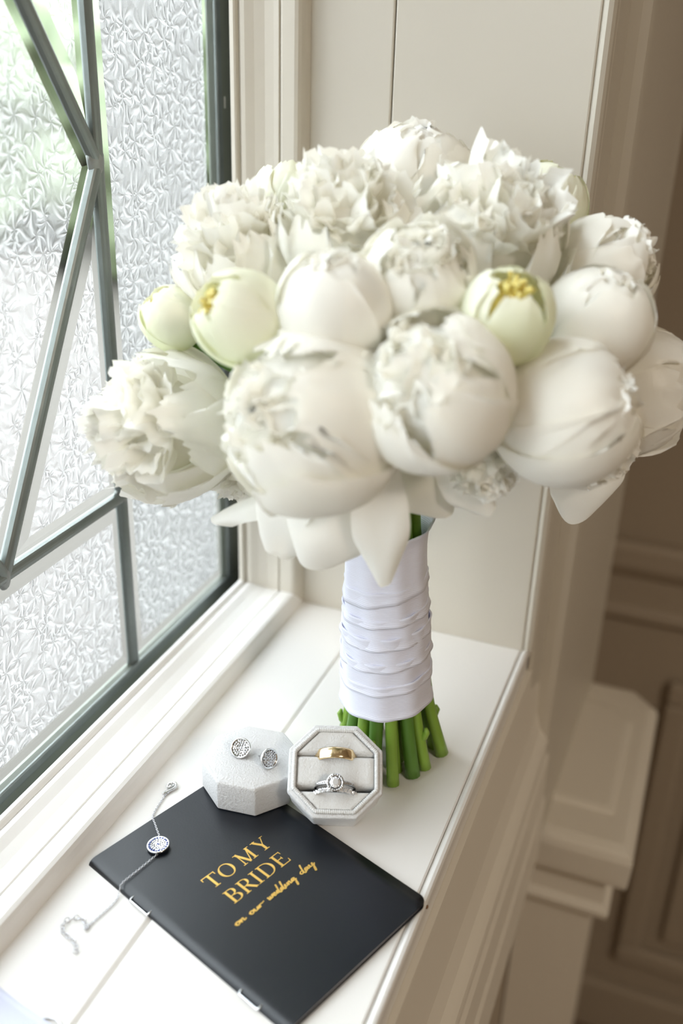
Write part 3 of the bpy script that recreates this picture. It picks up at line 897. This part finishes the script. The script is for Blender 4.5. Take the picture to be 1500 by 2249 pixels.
# ribbed cord round the opening
def cord():
    P = octa(.0213, .0213 * k2, .0005); V = []; F = []
    path = []
    for i in range(8):
        a = Vector(P[i]); b = Vector(P[(i + 1) % 8])
        n = int((b - a).length / .00032)
        for k in range(n): path.append(a.lerp(b, k / n))
    n = len(path); sides = 8
    for i, p_ in enumerate(path):
        t = (path[(i + 1) % n] - path[i - 1]).normalized(); s = t.cross(Vector((0, 0, 1)))
        r = .00135 * (1.0 if i % 3 else .76)
        for k in range(sides):
            an = 2 * math.pi * k / sides + .0
            V.append(p_ + s * math.cos(an) * r + Vector((0, 0, 1)) * math.sin(an) * r)
    F = grid_faces(n, sides, 0, True)
    F += [((n - 1) * sides + k, (n - 1) * sides + (k + 1) % sides, (k + 1) % sides, k) for k in range(sides)]
    return obj('ribbed_cord', V, F, M_CORD, rbx, True)
cord()
# three padded cushions with the ring slots between them
def cushion(y0, y1):
    a = .0200; c = a * k2
    q_ = .0016
    def half(y): return a if abs(y) <= c else a - (abs(y) - c)
    nv, nu = 14, 22; V = []
    for i in range(nv):
        ty = i / (nv - 1); ty = .5 - .5 * math.cos(math.pi * ty); y = y0 + (y1 - y0) * ty
        h = half(y)
        for j in range(nu):
            x = -h + 2 * h * j / (nu - 1)
            ex = min(1, (h - abs(x)) / q_); ey = min(1, min(y - y0 if y0 > -.0199 else 9, y1 - y if y1 < .0199 else 9) / q_)
            ey2 = 1 - (1 - max(0, min(1, ey))) ** 2; ex2 = 1 - (1 - max(0, ex)) ** 2
            z = -.0022 + .0030 * min(ey2, 1) * (.6 + .4 * ex2) + .00025 * math.sin(x * 420 + y0 * 900) * math.sin(ty * 3.1)
            V.append((x, y, z))
    F = grid_faces(nv, nu)
    # skirt down into the box
    n0 = len(V)
    loop = [j for j in range(nu)] + [i * nu + nu - 1 for i in range(1, nv)] + [(nv - 1) * nu + j for j in range(nu - 2, -1, -1)] + [i * nu for i in range(nv - 2, 0, -1)]
    for i in loop: V.append((V[i][0], V[i][1], -.016))
    m_ = len(loop)
    for i in range(m_): F.append((loop[i], n0 + i, n0 + (i + 1) % m_, loop[(i + 1) % m_]))
    F.append(tuple(n0 + i for i in range(m_)))
    bm = bmesh.new(); bv = [bm.verts.new(v) for v in V]
    for f in F:
        bm.faces.new([bv[i] for i in f])
    return from_bm('cushion', bm, M_PAD, rbx, True)
SL1, SL2 = .0080, -.0092
cushion(SL1 + .0003, .0200); cushion(SL2 + .0010, SL1 - .0003); cushion(-.0200, SL2 - .0014)

def ring_frame(o, y, z):
    mm = rm @ Matrix.Translation(Vector((0, y, z)))
    o.matrix_world = mm
    return o
# --- gold band: comfort profile, axis along the box's up direction (local Y)
def band_mesh(R, halfw, th, seg=64, dome=.6):
    prof = []
    for k in range(9):
        t = -1 + 2 * k / 8
        prof.append((R - th * .45 * abs(t) ** 3 * dome, t * halfw))
    prof += [(R - th * .75, halfw * .98), (R - th, halfw * .7), (R - th, -halfw * .7), (R - th * .75, -halfw * .98)]
    V = []; n = len(prof)
    for k in range(seg):
        a = 2 * math.pi * k / seg
        for r, y in prof: V.append((r * math.cos(a), y, r * math.sin(a)))
    F = grid_faces(seg, n, 0, True) + [((seg - 1) * n + j, (seg - 1) * n + (j + 1) % n, (j + 1) % n, j) for j in range(n)]
    bm = bmesh.new(); bv = [bm.verts.new(v) for v in V]
    for f in F: bm.faces.new([bv[i] for i in f])
    return bm
g = from_bm('wedding_band', band_mesh(.0116, .0029, .0017), M_GOLD, None, True)
ring_frame(g, SL1, -.0060)
tag(g, 'plain polished gold wedding band in the upper slot of the ring box', 'ring')

def gem_bm(bm, loc, r, d, up=None, flat=.75):
    """small faceted stone: 8-sided brilliant"""
    d = Vector(d).normalized(); x = d.orthogonal().normalized(); y = d.cross(x)
    rings = [(0.55, .32), (1.0, 0.0), (.05, -.75)]
    vs_ = []
    for i, (rr, zz) in enumerate(rings):
        for k in range(8):
            a = 2 * math.pi * (k + .5 * (i % 2)) / 8
            vs_.append(bm.verts.new(Vector(loc) + x * math.cos(a) * r * rr + y * math.sin(a) * r * rr + d * r * zz))
    bm.faces.new(vs_[:8])
    for i in range(2):
        for k in range(8):
            j = (k + 1) % 8
            a, b, c_, e = vs_[i * 8 + k], vs_[i * 8 + j], vs_[(i + 1) * 8 + j], vs_[(i + 1) * 8 + k]
            if i == 0: bm.faces.new((a, e, b)); bm.faces.new((b, e, c_))
            else: bm.faces.new((a, e, c_, b))

# --- halo engagement ring
er = tag(ring_frame(empty('engagement_ring'), SL2 + .0016, -.0042), 'silver engagement ring with a round halo stone in the lower slot', 'ring')
from_bm('band', band_mesh(.0108, .0009, .0014, dome=.3), M_SILVER, er, True)
bm = bmesh.new()
for k in range(-9, 10):
    if abs(k) < 3: continue
    a = math.pi / 2 + k * .112
    gem_bm(bm, (.0110 * math.cos(a), 0, .0110 * math.sin(a)), .00070, (math.cos(a), 0, math.sin(a)))
tag(from_bm('pave_stones', bm, M_DIAMW, er), kind='stuff')
HZ = .0134
V, F = lathe_arrays([(.0006, -.0032), (.0018, -.0030), (.0036, -.0008), (.0044, .0000), (.0045, .0005), (.0040, .0007), (.0031, .0006), (.0028, -.0002), (.0005, -.0012)], 32)
hd = obj('halo_setting', [(x, y, z + HZ) for x, y, z in V], F, M_SILVER, er, True)
hd.rotation_euler = (math.radians(6), 0, 0)
bm = bmesh.new()
for k in range(20):
    a = 2 * math.pi * k / 20
    gem_bm(bm, (.0039 * math.cos(a), .0039 * math.sin(a), HZ + .0006), .00060, (math.cos(a) * .2, math.sin(a) * .2, 1))
tag(from_bm('halo_stones', bm, M_DIAMW, hd), kind='stuff')
bm = bmesh.new(); 
gem = []
c0 = Vector((0, 0, HZ + .0008)); rr_ = .0030
rings = [(.52, .36, 0), (.78, .20, .5), (1.0, 0.0, 0), (.55, -.45, .5), (.04, -.85, 0)]
vv = []
for rr, zz, o_ in rings:
    vv.append([bm.verts.new(c0 + Vector((math.cos(2 * math.pi * (k + o_) / 8) * rr_ * rr, math.sin(2 * math.pi * (k + o_) / 8) * rr_ * rr, rr_ * zz))) for k in range(8)])
bm.faces.new(vv[0])
for i in range(4):
    for k in range(8):
        j = (k + 1) % 8
        if rings[i][2] == 0: bm.faces.new((vv[i][k], vv[i + 1][k], vv[i][j])); bm.faces.new((vv[i][j], vv[i + 1][k], vv[i + 1][j]))
        else: bm.faces.new((vv[i][k], vv[i + 1][k], vv[i + 1][j])); bm.faces.new((vv[i][k], vv[i + 1][j], vv[i][j]))
from_bm('round_diamond', bm, M_DIAM, hd)
for k in range(4):
    a = math.pi / 4 + k * math.pi / 2
    tube('prong', [Vector((.0029 * math.cos(a), .0029 * math.sin(a), HZ + .0002)), Vector((.0027 * math.cos(a), .0027 * math.sin(a), HZ + .0014)), Vector((.0022 * math.cos(a), .0022 * math.sin(a), HZ + .0017))], .00032, M_SILVER, hd, 6)
# --- eternity band in front
eb = tag(ring_frame(empty('eternity_band'), SL2 - .0024, -.0036), 'silver wedding band set with marquise and round stones, in front of the halo ring', 'ring')
from_bm('band', band_mesh(.0106, .0008, .0014, dome=.3), M_SILVER, eb, True)
bm = bmesh.new()
for k in range(-5, 6):
    a = math.pi / 2 + k * .245
    gem_bm(bm, (.0112 * math.cos(a), -.0004, .0112 * math.sin(a)), .00130 if k % 2 else .00105, (math.cos(a), -.35, math.sin(a)))
    for s in (-1, 1):
        b = a + .122 * s
        gem_bm(bm, (.0111 * math.cos(b), .0007 * s - .0004, .0111 * math.sin(b)), .00055, (math.cos(b), -.2, math.sin(b)))
tag(from_bm('set_stones', bm, M_DIAM, eb), kind='stuff')

# ================================================================== EARRINGS
def earring(loc, nrm, label, up=(0, 0, 1)):
    e = tag(empty('stud_earring', loc), label, 'earring', 'pair of round pave stud earrings')
    n_ = Vector(nrm).normalized(); x = Vector(up).cross(n_).normalized(); y = n_.cross(x)
    mm = Matrix((x, y, n_)).transposed().to_4x4(); mm.translation = Vector(loc)
    e.matrix_world = mm
    R = .0055
    V, F = lathe_arrays([(.0004, -.0030), (.0032, -.0029), (.0046, -.0020), (R - .0001, -.0004), (R, .0006), (R - .0002, .0010), (R - .0007, .0010), (R - .0010, .0004), (.0004, .0004)], 40)
    obj('bezel', V, F, M_SILVER, e, True)
    bm = bmesh.new()
    gem_bm(bm, (0, 0, .0006), .0008, (0, 0, 1))
    for rr, n in ((.0014, 6), (.0026, 12), (.0038, 18)):
        for k in range(n):
            a = 2 * math.pi * k / n + rr * 900
            gem_bm(bm, (rr * math.cos(a), rr * math.sin(a), .0006), .00066, (math.cos(a) * .25 + random.uniform(-.3, .3), math.sin(a) * .25 + random.uniform(-.3, .3), 1))
    tag(from_bm('pave_stones', bm, M_DIAMW, e), kind='stuff')
    tube('post', [Vector((0, 0, -.0028)), Vector((0, 0, -.0090))], .00042, M_SILVER, e, 8)
    return e
earring((-0.1166, -0.1995, 0.0281), (.08, -.62, .60), 'left pave stud earring facing forward on the velvet lid')
earring((-0.0992, -0.2015, 0.0282), (.86, -.40, .38), 'right pave stud earring turned aside, its bright rim showing')

# ================================================================== BOOKLET
BA = Vector((-0.1606, -0.2777, 0.0)); BU = Vector((0.9379, -0.347, 0)).normalized(); BV = Vector((0.347, 0.9379, 0)).normalized()
bk = tag(empty('booklet', BA), 'black stapled vow booklet with gold lettering lying on the sill', 'booklet')
bm_ = Matrix((BU, BV, BU.cross(BV))).transposed().to_4x4(); bm_.translation = BA
# local: x = down the page, y = across from the spine, z = up
bk.matrix_world = bm_
BL, BW = .1372, .0945
def sheet(name, z0, z1, material, inset=0.0, corner=.0050, lift=0.0, spine_round=True):
    # rounded corners on the fore edge only
    P = []
    x0, x1, y0, y1 = inset * .4, BL - inset, .0010, BW - inset
    P.append((x0, y0)); P.append((x1, y0))
    for k in range(7):
        a = -math.pi / 2 * 0 + math.pi / 2 * k / 6
        P.append((x1 - corner + corner * math.cos(a), y1 - corner + corner * math.sin(a)))
    for k in range(7):
        a = math.pi / 2 + math.pi / 2 * k / 6
        P.append((x0 + corner + corner * math.cos(a), y1 - corner + corner * math.sin(a)))
    bm = bmesh.new()
    lo = [bm.verts.new((x, y, z0 + lift * (y / BW) ** 2)) for x, y in P]; hi = [bm.verts.new((x, y, z1 + lift * (y / BW) ** 2)) for x, y in P]
    n = len(P)
    bm.faces.new(lo[::-1]); bm.faces.new(hi)
    for i in range(n): bm.faces.new((lo[i], lo[(i + 1) % n], hi[(i + 1) % n], hi[i]))
    es = [e for e in bm.edges if all(v in hi for v in e.verts)]
    bmesh.ops.bevel(bm, geom=es, offset=(z1 - z0) * .3, segments=1, affect='EDGES')
    return from_bm(name, bm, material, bk)
sheet('back_cover', .0000, .0005, M_COVER)
sheet('pages', .0005, .0026, M_PAGES, .0010)
# front cover: its own curved sheet, rolling down over the spine
def front_cover():
    corner = .0050; V = []; xs = [corner * (1 - math.cos(math.pi / 2 * k / 7)) for k in range(8)] + [corner + (BL - 2 * corner) * k / 22 for k in range(1, 22)] + [BL - corner * (1 - math.cos(math.pi / 2 * k / 7)) for k in range(7, -1, -1)]
    nv, nu = len(xs), 30
    for i, x in enumerate(xs):
        ymax = BW
        dx = min(x, BL - x)
        if dx < corner: ymax = BW - corner + math.sqrt(max(0, corner ** 2 - (corner - dx) ** 2))
        for j in range(nu):
            t = j / (nu - 1); y = ymax * t ** 2.2
            drop = .0029 * math.exp(-(y / .0007) ** 1.0)
            z = .0030 - drop + .0003 * math.sin(math.pi * y / BW) + .0004 * (y / BW) ** 3 * math.sin(x * 30 + .6)
            V.append((x, y - .0010 * math.exp(-(y / .0012) ** 2), z))
    n0 = len(V)
    V += [(x, y, z - .00030) for x, y, z in V[:n0]]
    F = grid_faces(nv, nu) + [f[::-1] for f in grid_faces(nv, nu, n0)]
    for i in range(nv - 1):
        for j in (0, nu - 1):
            a, b = i * nu + j, (i + 1) * nu + j
            F.append((a, b, n0 + b, n0 + a) if j == 0 else (b, a, n0 + a, n0 + b))
    for j in range(nu - 1):
        for i in (0, nv - 1):
            a, b = i * nu + j, i * nu + j + 1
            F.append((b, a, n0 + a, n0 + b) if i == 0 else (a, b, n0 + b, n0 + a))
    return obj('front_cover', V, F, M_COVER, bk, True)
front_cover()
for x0, x1 in ((.0335, .0466), (.1084, .1201)):
    V, F = tube_arrays([Vector((x0, .0010, .0022)), Vector((x0, -.0013, .0016)), Vector((x0 + .0006, -.0016, .0014)), Vector((x1 - .0006, -.0016, .0014)), Vector((x1, -.0013, .0016)), Vector((x1, .0010, .0022))], .00042, 8)
    obj('staple', V, F, M_STAPLE, bk, True)

# --- lettering: page coords (a = across, d = down)
ZT_ = .00345
class Ink:
    def __init__(s): s.V = []; s.F = []; s.k = 0
    def z(s):
        s.k += 1
        return ZT_ + .0000015 * (s.k % 60)
    def poly(s, P, z=None):
        z = s.z() if z is None else z
        n = len(s.V)
        s.V += [(d, a, z) for a, d in P]; s.F.append(tuple(range(n, n + len(P))))
    def strip(s, L, R_):
        z = s.z(); n = len(s.V); m_ = len(L)
        s.V += [(d, a, z) for a, d in L] + [(d, a, z) for a, d in R_]
        for i in range(m_ - 1): s.F.append((n + i, n + i + 1, n + m_ + i + 1, n + m_ + i))
    def line(s, p_, q, w0, w1=None):
        w1 = w0 if w1 is None else w1
        p_ = np.array(p_); q = np.array(q); t = (q - p_) / np.linalg.norm(q - p_); nn = np.array([-t[1], t[0]])
        s.poly([p_ + nn * w0 / 2, q + nn * w1 / 2, q - nn * w1 / 2, p_ - nn * w0 / 2])
    def arc(s, cx, cy_, rx, ry, a0, a1, thick, thin, n=28):
        """bowl: thick at the sides, thin at top and bottom"""
        L = []; R_ = []
        for k in range(n + 1):
            a = a0 + (a1 - a0) * k / n
            th = thin + (thick - thin) * abs(math.cos(a)) ** 1.5
            L.append((cx + rx * math.cos(a), cy_ + ry * math.sin(a)))
            R_.append((cx + (rx - th) * math.cos(a), cy_ + (ry - min(thin, th)) * math.sin(a)))
        s.strip(L, R_)
H = .0084; TK = .00135; TN = .00050; SF = .00040
def glyph(ink, ch, x, y, H=H):
    """x = left edge, y = baseline (down); returns the advance"""
    top = y - H
    def stem(cx, wd=TK): ink.line((cx, y), (cx, top), wd)
    def serif(cx, yy, hw): ink.line((cx - hw, yy), (cx + hw, yy), SF)
    if ch == 'T':
        W_ = .0078; c = x + W_ / 2
        stem(c); serif(c, y - SF / 2, .0017)
        ink.line((x, top + TN / 2), (x + W_, top + TN / 2), TN)
        ink.line((x + TN / 2, top), (x + .0001, top + .0020), TN * 1.2, TN * .7); ink.line((x + W_ - TN / 2, top), (x + W_ - .0001, top + .0020), TN * 1.2, TN * .7)
        return W_
    if ch == 'O':
        W_ = .0086
        ink.arc(x + W_ / 2, y - H / 2, W_ / 2, H / 2 + .0001, 0, 2 * math.pi, TK, TN, 44)
        return W_
    if ch == 'M':
        W_ = .0100
        ink.line((x + .0014, y), (x + .0016, top), TN * 1.2); serif(x + .0014, y - SF / 2, .0013)
        ink.line((x + .0013, top), (x + W_ / 2, y), TK)
        ink.line((x + W_ / 2, y), (x + W_ - .0018, top), TN * 1.1)
        stem(x + W_ - .0018); serif(x + W_ - .0018, y - SF / 2, .0016)
        serif(x + .0008, top + SF / 2, .0011); serif(x + W_ - .0014, top + SF / 2, .0014)
        return W_
    if ch == 'Y':
        W_ = .0082; c = x + W_ / 2
        ink.line((c, y), (c, y - H * .45), TK); serif(c, y - SF / 2, .0017)
        ink.line((c, y - H * .42), (x + .0012, top), TK); ink.line((c + .0002, y - H * .42), (x + W_ - .0012, top), TN * 1.1)
        serif(x + .0013, top + SF / 2, .0015); serif(x + W_ - .0011, top + SF / 2, .0012)
        return W_
    if ch == 'B':
        W_ = .0068; sx = x + .0014
        stem(sx)
        ink.line((x, y - SF / 2), (x + .0040, y - SF / 2), SF); ink.line((x, top + SF / 2), (x + .0036, top + SF / 2), SF)
        ink.arc(x + .0034, top + H * .245, .0027, H * .245, -math.pi / 2, math.pi / 2, TK, TN)
        ink.line((sx, top + H * .48), (x + .0038, top + H * .48), TN)
        ink.arc(x + .0036, y - H * .262, .0032, H * .262, -math.pi / 2, math.pi / 2, TK, TN)
        return W_
    if ch == 'R':
        W_ = .0078; sx = x + .0014
        stem(sx); serif(sx, y - SF / 2, .0015); ink.line((x, top + SF / 2), (x + .0036, top + SF / 2), SF)
        ink.arc(x + .0034, top + H * .265, .0029, H * .265, -math.pi / 2, math.pi / 2, TK, TN)
        ink.line((sx, top + H * .52), (x + .0038, top + H * .52), TN)
        ink.line((x + .0034, top + H * .50), (x + W_ - .0010, y - .0001), TK); ink.line((x + W_ - .0014, y - SF / 2), (x + W_, y - SF / 2), SF)
        return W_
    if ch == 'I':
        W_ = .0036; stem(x + W_ / 2); serif(x + W_ / 2, y - SF / 2, .0016); serif(x + W_ / 2, top + SF / 2, .0016)
        return W_
    if ch == 'D':
        W_ = .0082; sx = x + .0014
        stem(sx); ink.line((x, y - SF / 2), (x + .0036, y - SF / 2), SF); ink.line((x, top + SF / 2), (x + .0036, top + SF / 2), SF)
        ink.arc(x + .0034, y - H / 2, .0048, H / 2, -math.pi / 2, math.pi / 2, TK, TN)
        return W_
    if ch == 'E':
        W_ = .0066; sx = x + .0014
        stem(sx)
        ink.line((x, y - TN / 2), (x + W_, y - TN / 2), TN); ink.line((x, top + TN / 2), (x + W_ - .0006, top + TN / 2), TN)
        ink.line((sx, y - H * .52), (x + .0046, y - H * .52), TN); ink.line((x + .0046, y - H * .52 - .0009), (x + .0046, y - H * .52 + .0009), TN * .9)
        ink.line((x + W_ - .0002, y), (x + W_ + .0001, y - .0021), TN * 1.3, TN * .7); ink.line((x + W_ - .0008, top), (x + W_ - .0006, top + .0019), TN * 1.3, TN * .7)
        return W_
def put(word, xs, y, hh):
    for ch, x in zip(word, xs):
        ink = Ink(); glyph(ink, ch, x, y, hh)
        o = obj('letter', ink.V, ink.F, M_FOIL, bk)
        o['label'] = 'gold foil letter ' + ch
put('TOMY', (.0280, .0368, .0488, .0606), .0585, .0086)
put('BRIDE', (.0295, .0376, .0458, .0508, .0606), .0725, .0087)

SCR = {  # unit strokes: x right, y up (x-height 1)
    'o': ([(0, .3), (.15, .85), (.55, .95), (.85, .6), (.7, .1), (.35, 0), (.12, .3), (.3, .8), (.75, .85), (1.05, .8)], 1.0),
    'n': ([(0, .2), (.15, .9), (.2, .0), (.45, .8), (.75, .85), (.8, .1), (1.0, .0), (1.3, .25)], 1.25),
    'u': ([(0, .4), (.2, .9), (.2, .2), (.45, .0), (.75, .3), (.9, .9), (.9, .1), (1.2, .2)], 1.15),
    'r': ([(0, .2), (.2, .9), (.3, .1), (.35, .7), (.65, .95), (.95, .85), (1.5, 1.05)], 1.3),
    'w': ([(0, .6), (.15, .9), (.2, .1), (.5, .1), (.65, .85), (.7, .1), (1.05, .15), (1.2, .9), (1.45, .75)], 1.4),
    'e': ([(0, .3), (.5, .55), (.6, .9), (.25, .9), (.1, .35), (.4, 0), (.9, .3)], .9),
    'd': ([(.75, .75), (.35, .9), (.05, .4), (.3, 0), (.65, .4), (.95, 2.3), (1.05, 2.6), (.85, 1.6), (.72, .2), (1.0, -.3), (1.3, .3)], 1.15),
    'i': ([(0, .2), (.25, .95), (.25, .15), (.55, .1), (.8, .4)], .75),
    'g': ([(.75, .75), (.35, .95), (.05, .45), (.35, .05), (.75, .6), (.8, .9), (.75, -.7), (.6, -1.7), (.45, -1.6), (.6, -.8), (1.15, .3)], 1.15),
    'a': ([(.75, .75), (.35, .95), (.05, .4), (.3, 0), (.7, .5), (.8, .9), (.78, .1), (1.15, .25)], 1.1),
    'y': ([(0, .8), (.15, .9), (.25, .2), (.55, .15), (.85, .95), (.8, -.3), (.6, -1.6), (.45, -1.5), (.65, -.5), (1.3, .5)], 1.2),
}
def script(word, x0, y0, wid, hx):
    tot = sum(SCR[c][1] for c in word); sc = wid / tot
    ink = Ink(); pts = []; x = 0
    for c in word:
        P, adv = SCR[c]
        pts += [(x0 + (x + px + .12 * py) * sc, y0 - py * hx) for px, py in P]; x += adv
    C_ = catmull([(a, b, 0) for a, b in pts], 6)
    z = ZT_; n = len(C_); L = []; R_ = []
    for i in range(n):
        t = C_[min(i + 1, n - 1)] - C_[max(i - 1, 0)]; t = t / (np.linalg.norm(t) + 1e-9)
        wd = .00024 + .00020 * abs(t[1]) + .00005 * math.sin(i * .7)
        nn = np.array([-t[1], t[0], 0]) * wd
        L.append(C_[i] + nn); R_.append(C_[i] - nn)
    for i in range(n - 1):
        ink.poly([L[i][:2], L[i + 1][:2], R_[i + 1][:2], R_[i][:2]])
    o = obj('script_word', ink.V, ink.F, M_FOIL, bk)
    o['label'] = 'thin gold handwritten word ' + word
script('on', .0211, .0829, .0062, .0017)
script('our', .0300, .0830, .0092, .0017)
script('wedding', .0420, .0829, .0185, .0018)
script('day', .0638, .0829, .0098, .0019)

# ================================================================== BRACELET
brc = tag(empty('bracelet', (-0.1340, -0.2582, 0.0)), 'fine silver chain bracelet with a round blue and white charm, draped over the booklet', 'bracelet')
BO = Vector((-0.1340, -0.2582, 0.0))
def on_surface(x, y):
    """height of what the chain lies on"""
    p_ = Vector((x, y, 0)) - BA
    d, a = p_.dot(BU), p_.dot(BV)
    if 0 < d < BL and -.001 < a < BW: return .0041
    e = max(-a, -d, 0)
    return max(.0008, .0041 - e * .9) if e < .02 else .0008
chain_a = [(-.1520, -.2170), (-.1513, -.2278), (-.1492, -.2382), (-.1423, -.2461), (-.1362, -.2523)]
chain_b = [(-.1316, -.2632), (-.1350, -.2766), (-.1371, -.2853), (-.1360, -.2937), (-.1377, -.3035), (-.1395, -.3119)]
chain_c = [(-.1395, -.3119), (-.1425, -.3092), (-.1471, -.3090), (-.1503, -.3129), (-.1486, -.3174), (-.1440, -.3194), (-.1400, -.3207), (-.1362, -.3240)]
def torus_me(name, L, wd, r, seg=10, sides=6):
    V = []
    for k in range(seg):
        a = 2 * math.pi * k / seg
        c = Vector((math.cos(a) * L, math.sin(a) * wd, 0)); o_ = Vector((math.cos(a) * wd, math.sin(a) * L, 0)).normalized()
        for j in range(sides):
            b = 2 * math.pi * j / sides
            V.append(c + o_ * math.cos(b) * r + Vector((0, 0, math.sin(b) * r)))
    F = grid_faces(seg, sides, 0, True) + [((seg - 1) * sides + j, (seg - 1) * sides + (j + 1) % sides, (j + 1) % sides, j) for j in range(sides)]
    me = bpy.data.meshes.new(name); me.from_pydata([tuple(v) for v in V], [], F)
    me.polygons.foreach_set('use_smooth', [True] * len(me.polygons)); me.materials.append(M_CHAIN); me.update()
    return me
LINK = torus_me('chain_link', .00074, .00042, .00015)
BIG = torus_me('extender_link', .00130, .00100, .00020)
def run_chain(pts, step, me, name, zoff=0.0):
    C_ = catmull([(a, b, 0) for a, b in pts], 12)
    d = [0]
    for i in range(1, len(C_)): d.append(d[-1] + np.linalg.norm(C_[i] - C_[i - 1]))
    n = int(d[-1] / step)
    for i in range(n + 1):
        s = i * step; k = min(max(np.searchsorted(d, s), 1), len(C_) - 1)
        f = (s - d[k - 1]) / max(d[k] - d[k - 1], 1e-9); p_ = C_[k - 1] + (C_[k] - C_[k - 1]) * f
        q = C_[k]; r_ = C_[k - 1]; dz = on_surface(q[0], q[1]) - on_surface(r_[0], r_[1])
        t = Vector((q[0] - r_[0], q[1] - r_[1], dz)).normalized()
        s_ = Vector((0, 0, 1)).cross(t).normalized(); u_ = t.cross(s_)
        rot = Matrix((t, s_, u_)).transposed().to_4x4() @ Matrix.Rotation(math.radians(40 if i % 2 else -48), 4, 'X')
        o = bpy.data.objects.new(name, me); COL.objects.link(o); o.parent = brc
        rot.translation = Vector((p_[0], p_[1], on_surface(p_[0], p_[1]) + zoff)) - BO
        o.matrix_local = rot
run_chain(chain_a, .00110, LINK, 'chain_link')
run_chain(chain_b, .00110, LINK, 'chain_link')
run_chain(chain_c, .00215, BIG, 'extender_link', .0004)
# charm
V, F = lathe_arrays([(.0004, 0), (.0053, 0), (.0057, .0004), (.0057, .0011), (.0054, .0014), (.0050, .0012), (.0004, .0011)], 40)
ch = obj('charm', V, F, M_SILVER, brc, True)
ch.location = Vector((-.1338, -.2578, .0043)) - BO
ch.rotation_euler = (math.radians(2), math.radians(-3), 0)
def stones(name, material, L, r):
    for x, y in L:
        bm = bmesh.new(); gem_bm(bm, (x, y, .0013), r, (random.uniform(-.2, .2), random.uniform(-.2, .2), 1))
        from_bm(name, bm, material, ch)
stones('blue_stone', M_SAPPH, [(.00445 * math.cos(2 * math.pi * k / 20), .00445 * math.sin(2 * math.pi * k / 20)) for k in range(20)] + [(0, 0)], .00062)
stones('white_stone', M_DIAMW, [(.0033 * math.cos(2 * math.pi * k / 15), .0033 * math.sin(2 * math.pi * k / 15)) for k in range(15)] + [(.0022 * math.cos(2 * math.pi * k / 10 + .3), .0022 * math.sin(2 * math.pi * k / 10 + .3)) for k in range(10)] + [(.00115 * math.cos(2 * math.pi * k / 5), .00115 * math.sin(2 * math.pi * k / 5)) for k in range(5)], .00054)
# lobster clasp and jump ring
V = []; F = []
v_, f_ = tube_arrays([Vector(p_) for p_ in catmull([(-.0012, .0040, .0010), (-.0024, .0060, .0012), (-.0012, .0084, .0014), (.0010, .0084, .0014), (.0022, .0062, .0012), (.0013, .0034, .0010), (.0004, .0006, .0010), (-.0004, -.0012, .0010)], 5)], .00072, 8)
cl = obj('clasp', v_, f_, M_SILVER, brc, True); cl.location = Vector((-.1528, -.2196, .0002)) - BO
cl.rotation_euler = (0, 0, math.radians(-8))
tube('clasp_lever', [(-.0012, .0040, .0012), (-.0001, .0052, .0018), (.0006, .0070, .0017)], [.0005, .0006, .0004], M_SILVER, cl, 7)
for q in ((-.1521, -.2190), (-.1395, -.3122), (-.1362, -.3250)):
    o = bpy.data.objects.new('jump_ring', BIG); COL.objects.link(o); o.parent = brc
    o.location = Vector((q[0], q[1], .0012)) - BO; o.rotation_euler = (.3, .2, .7)

# ================================================================== pale ribbon tail and loop in the near corner
rb = tag(empty('satin_ribbon', (-0.150, -0.372, 0.0)), 'pale lavender satin ribbon tail lying on the sill in the near left corner', 'ribbon')
V = []
nv, nu = 24, 7
for i in range(nv):
    t = i / (nv - 1)
    c = Vector((-.050 + .075 * t, .014 - .010 * t + .002 * math.sin(4 * t), .0016 + .0012 * math.sin(7 * t)))
    for j in range(nu):
        s = (j / (nu - 1) - .5) * .020
        V.append((c.x + s * .35, c.y + s * .93, c.z + .0006 * math.cos(s * 200)))
n0 = len(V); V += [(x, y, z - .0007) for x, y, z in V]
F = grid_faces(nv, nu) + [f[::-1] for f in grid_faces(nv, nu, n0)]
for i in range(nv - 1):
    for j in (0, nu - 1):
        a, b = i * nu + j, (i + 1) * nu + j; F.append((a, b, n0 + b, n0 + a))
obj('ribbon_tail', V, F, M_SATIN, rb, True)
lp = [Vector((.0060 * math.cos(a), .0060 * math.sin(a), .0008)) for a in np.linspace(0, 2 * math.pi, 40)]
V, F = tube_arrays(lp, .00045, 8)
o = obj('wire_loop', V, F, M_CHAIN, None, True, (-0.1245, -0.3625, 0.0))
tag(o, 'thin pale wire loop lying at the near edge of the sill beside the ribbon tail', 'loop')
